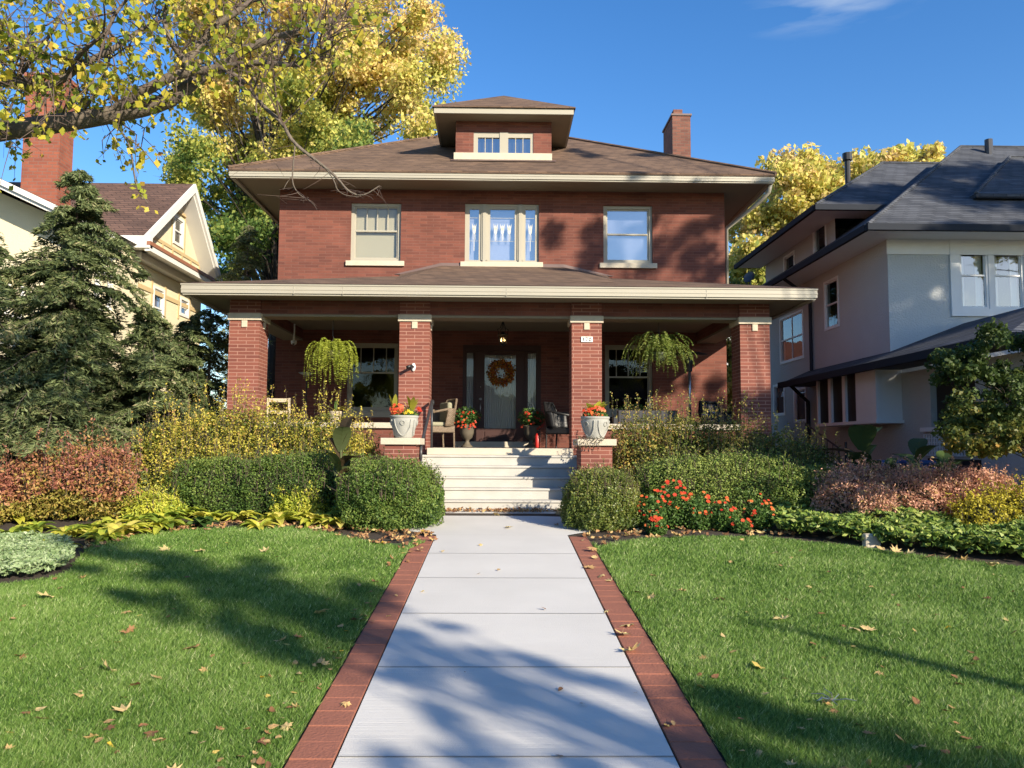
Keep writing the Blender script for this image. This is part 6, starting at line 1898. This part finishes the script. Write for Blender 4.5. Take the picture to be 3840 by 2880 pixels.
# patio heater
hx_ = at(2586, 1450, 15.5)
rt = root('patio_heater', (hx_.x, 15.5, ZF), 'tall steel patio heater with a dark dome on the right of the porch', 'patio heater')
zt_ = at(2586, 1332, 15.5).z
MB().tube([(hx_.x, 15.5, ZF + .45), (hx_.x, 15.5, zt_ - .18)], .028, 12).build('pole', 'steel', rt, smooth=True)
MB().lathe((hx_.x, 15.5, ZF), [(.2, .001), (.2, .06), (.19, .07), (.17, .5), (.05, .55)], 20).build('base', 'darkgrey', rt, smooth=True)
MB().lathe((hx_.x, 15.5, zt_ - .32), [(.05, 0), (.055, .02), (.055, .14), (.075, .15), (.075, .25), (.04, .27), (.04, .32)], 20).build('burner', 'darkgrey', rt, smooth=True)
MB().lathe((hx_.x, 15.5, zt_), [(.34, 0), (.34, .012), (.2, .05), (.06, .075), (.02, .08)], 28).build('dome', 'black', rt, smooth=True)
# round striped cushion behind the parapet
c = at(2662, 1557, 15.3)
rt = root('striped_cushion', (c.x, 15.3, c.z), 'round pale striped cushion beside the dark patio chair', 'cushion')
MB().lathe((c.x, 15.3, c.z - .09), [(.04, 0), (.12, .04), (.15, .09), (.12, .14), (.03, .17)], 20).build('cushion_body', 'blind_blue', rt, smooth=True)
MB().lathe((c.x, 15.3, c.z - .03), [(.149, 0), (.154, .012), (.152, .024)], 20).build('stripe', 'black', rt, smooth=True)
# side table with pot and chair back in the left bay
c = at(1257, 1577, 14.5)
rt = root('flower_pot', (c.x, 14.5, zcop), 'small cream pot with a pale drooping plant on the left parapet', 'potted plant')
MB().lathe((c.x, 14.5, zcop), [(.085, .001), (.10, .06), (.115, .19), (.12, .20), (.10, .20), (.02, .19)], 18).build('pot', 'bucket', rt, smooth=True)
strapleaves((c.x, 14.5, zcop + .19), 9, .30, .5, rt, 'leaves', 'gold', .3, .16, .5)
strapleaves((c.x, 14.5, zcop + .19), 3, .36, .0, rt, 'leaves', 'green', .8, .2, 1.45)
c = at(1045, 1492, 15.2)
rt = root('wooden_chair', (c.x, 15.2, ZF), 'pale wooden slat-back chair seen over the yellow shrub in the left bay', 'chair')
bk = MB().box(c.x - .22, c.x - .18, 15.2, 15.24, ZF, c.z).box(c.x + .18, c.x + .22, 15.2, 15.24, ZF, c.z).box(c.x - .18, c.x + .18, 15.202, 15.238, c.z - .08, c.z - .01)
bk.box(c.x - .18, c.x + .18, 15.202, 15.238, c.z - .3, c.z - .24).build('backrest', 'bucket', rt)
MB().box(c.x - .22, c.x + .22, 15.25, 15.65, ZF + .41, ZF + .45).build('seat', 'bucket', rt)
for sx in (-.2, .17): MB().box(c.x + sx, c.x + sx + .03, 15.6, 15.64, ZF, ZF + .41).build('leg', 'bucket', rt)
# torch lamp in the left corner
c = at(1150, 1400, 16.8)
rt = root('floor_lamp', (c.x, 16.8, ZF), 'torch-style floor lamp with a grey bowl in the left bay behind the fern', 'floor lamp')
MB().lathe((c.x, 16.8, c.z - .08), [(.02, 0), (.09, .05), (.17, .09), (.16, .092)], 20).build('lamp_shade', 'stone_urn', rt, smooth=True)
MB().tube([(c.x, 16.8, ZF + .02), (c.x, 16.8, c.z - .07)], .012, 8).build('pole', 'black', rt)
MB().lathe((c.x, 16.8, ZF), [(.13, .001), (.13, .02), (.03, .03)], 18).build('base', 'black', rt)
# cameras
c = at(1102, 1285, 16.9)
rt = root('security_camera', (c.x, 16.9, c.z), 'white dome camera under the left side beam', 'security camera')
MB().lathe((c.x, 16.9, c.z - .02), [(.02, -.03), (.05, -.01), (.06, .03), (.06, .06)], 18).build('housing', 'white', rt, smooth=True)
MB().lathe((c.x, 16.85, c.z - .035), [(.005, -.02), (.025, -.01), (.03, .01)], 12).build('lens', 'black', rt, smooth=True)
MB().tube([(c.x, 16.9, c.z + .04), (c.x, 16.9, 3.555)], .02, 8).build('mount', 'white', rt)
c = at(1551, 1377, CY)
rt = root('security_camera', (c.x, CY, c.z), 'white and black bullet camera on the column left of the steps', 'security camera')
i_ = MB(); ring = [i_.pts([(c.x + math.cos(k / 16 * 6.2832) * r * .5, CY - d_, c.z + math.sin(k / 16 * 6.2832) * r) for k in range(16)]) for r, d_ in ((.075, .002), (.07, .03), (.03, .05))]
for a, b in zip(ring, ring[1:]):
    for k in range(16): i_.f.append((a + k, a + (k + 1) % 16, b + (k + 1) % 16, b + k))
i_.f.append(tuple(ring[2] + k for k in range(16))); i_.build('mount', 'white', rt)
MB().tube([(c.x, CY - .04, c.z), (c.x - .03, CY - .12, c.z + .01), (c.x - .09, CY - .20, c.z - .02)], [.022, .028, .03], 10).build('housing', 'black', rt, smooth=True)
# dark vine over the right pedestal cap
c = at(2200, 1650, 12.2); tw_ = MB(); VP = []
for k in range(7):
    x0 = c.x - .12 + .06 * k
    pts = [Vector((x0 + .05, 12.3, ZP + .02)), Vector((x0, 12.22, ZP + .01)), Vector((x0 - .05, 12.2, ZP - .05)), Vector((x0 - .06 + .03 * math.sin(k), 12.2, ZP - .13))]
    tw_.tube(pts, .004, 4); VP += [p + Vector((random.gauss(0, .015), -.01, random.gauss(0, .015))) for p in pts for _ in range(5)]
rt = root('trailing_vine', (c.x, 12.3, ZP), 'dark wiry vine trailing over the right pedestal cap', 'plant')
tw_.build('stem', 'twig', rt)
npmesh('leaves', leafquads(np.array(VP), .028 * np.ones(len(VP))), 4, RNG.random(len(VP)) * .3, LM['canna'], rt)

# ------------------------------------------------------------------ unseen houses and trees added across the street to block low sky
hs = [(-34, 'stucco', 'shingle_left', 7.0, 'unseen tan house across the street, farthest left'), (-19, 'brick_old', 'shingle', 7.4, 'unseen brick house across the street, left of centre'), (-4, 'cream', 'shingle_grey', 6.8, 'unseen cream house straight across the street'), (11, 'brick', 'shingle_left', 7.2, 'unseen red house across the street, right of centre'), (26, 'stucco', 'shingle_grey', 7.0, 'unseen grey house across the street, farthest right')]
for x, wm, rm, hh, l in hs:
    Yc = -34; rt = root('sky_block_house', (x, Yc, -1), l, 'house', 'unseen houses added to block low sky')
    MB().box(x - 5, x + 5, Yc - 10, Yc, -1, hh - 2.4).build('wall', wm, rt)
    mb = MB(); mb.quad((x - 5.6, Yc + .6, hh - 2.4), (x + 5.6, Yc + .6, hh - 2.4), (x + 2, Yc - 5, hh + .6), (x - 2, Yc - 5, hh + .6)).quad((x - 5.6, Yc - 10.6, hh - 2.4), (x + 5.6, Yc - 10.6, hh - 2.4), (x + 2, Yc - 5, hh + .6), (x - 2, Yc - 5, hh + .6))
    mb.quad((x - 5.6, Yc + .6, hh - 2.4), (x - 2, Yc - 5, hh + .6), (x - 5.6, Yc - 10.6, hh - 2.4)).quad((x + 5.6, Yc + .6, hh - 2.4), (x + 2, Yc - 5, hh + .6), (x + 5.6, Yc - 10.6, hh - 2.4)).build('roof', rm, rt)
    for k in range(3):
        for z in (.4, 3.0):
            f = MB().box(x - 3.6 + 2.9 * k, x - 2.3 + 2.9 * k, Yc, Yc + .05, z - .1, z + 1.4).build('window', 'white', rt)
            MB().quad((x - 3.5 + 2.9 * k, Yc + .06, z), (x - 2.4 + 2.9 * k, Yc + .06, z), (x - 2.4 + 2.9 * k, Yc + .06, z + 1.3), (x - 3.5 + 2.9 * k, Yc + .06, z + 1.3)).build('pane', 'black', f)
for i, (x, y, h) in enumerate(((-42, -22, 8), (-28, -21, 8.5), (-15, -23, 8), (-9, -20, 6.5), (3, -22, 6.5), (18, -23, 5.5), (33, -22, 8), (44, -20, 8.5), (-30, -3, 8), (32, -8, 7))):  # added trees that screen the porch from the low sky
    g_ = np.random.default_rng(200 + i)
    cl = [(x + g_.normal() * 2.0, y + g_.normal() * 1.6, h * .55 + g_.normal() * h * .16 - 1, 1.5) for _ in range(14)]
    tree('sky_block_tree', ('unseen bushy tree %s the street' % ('across' if y < -15 else 'along')) + ', ' + ['leftmost', 'before the tan house', 'before the brick house', 'between the brick and cream houses', 'before the cream house', 'before the red house', 'right of the grey house', 'rightmost', 'left of the viewpoint', 'right of the viewpoint'][i], (x, y), cl, 3600, .42, 'linden', tr=.25, val=lambda P: .3, seed=300 + i, twn=0, group='unseen trees added to block low sky')
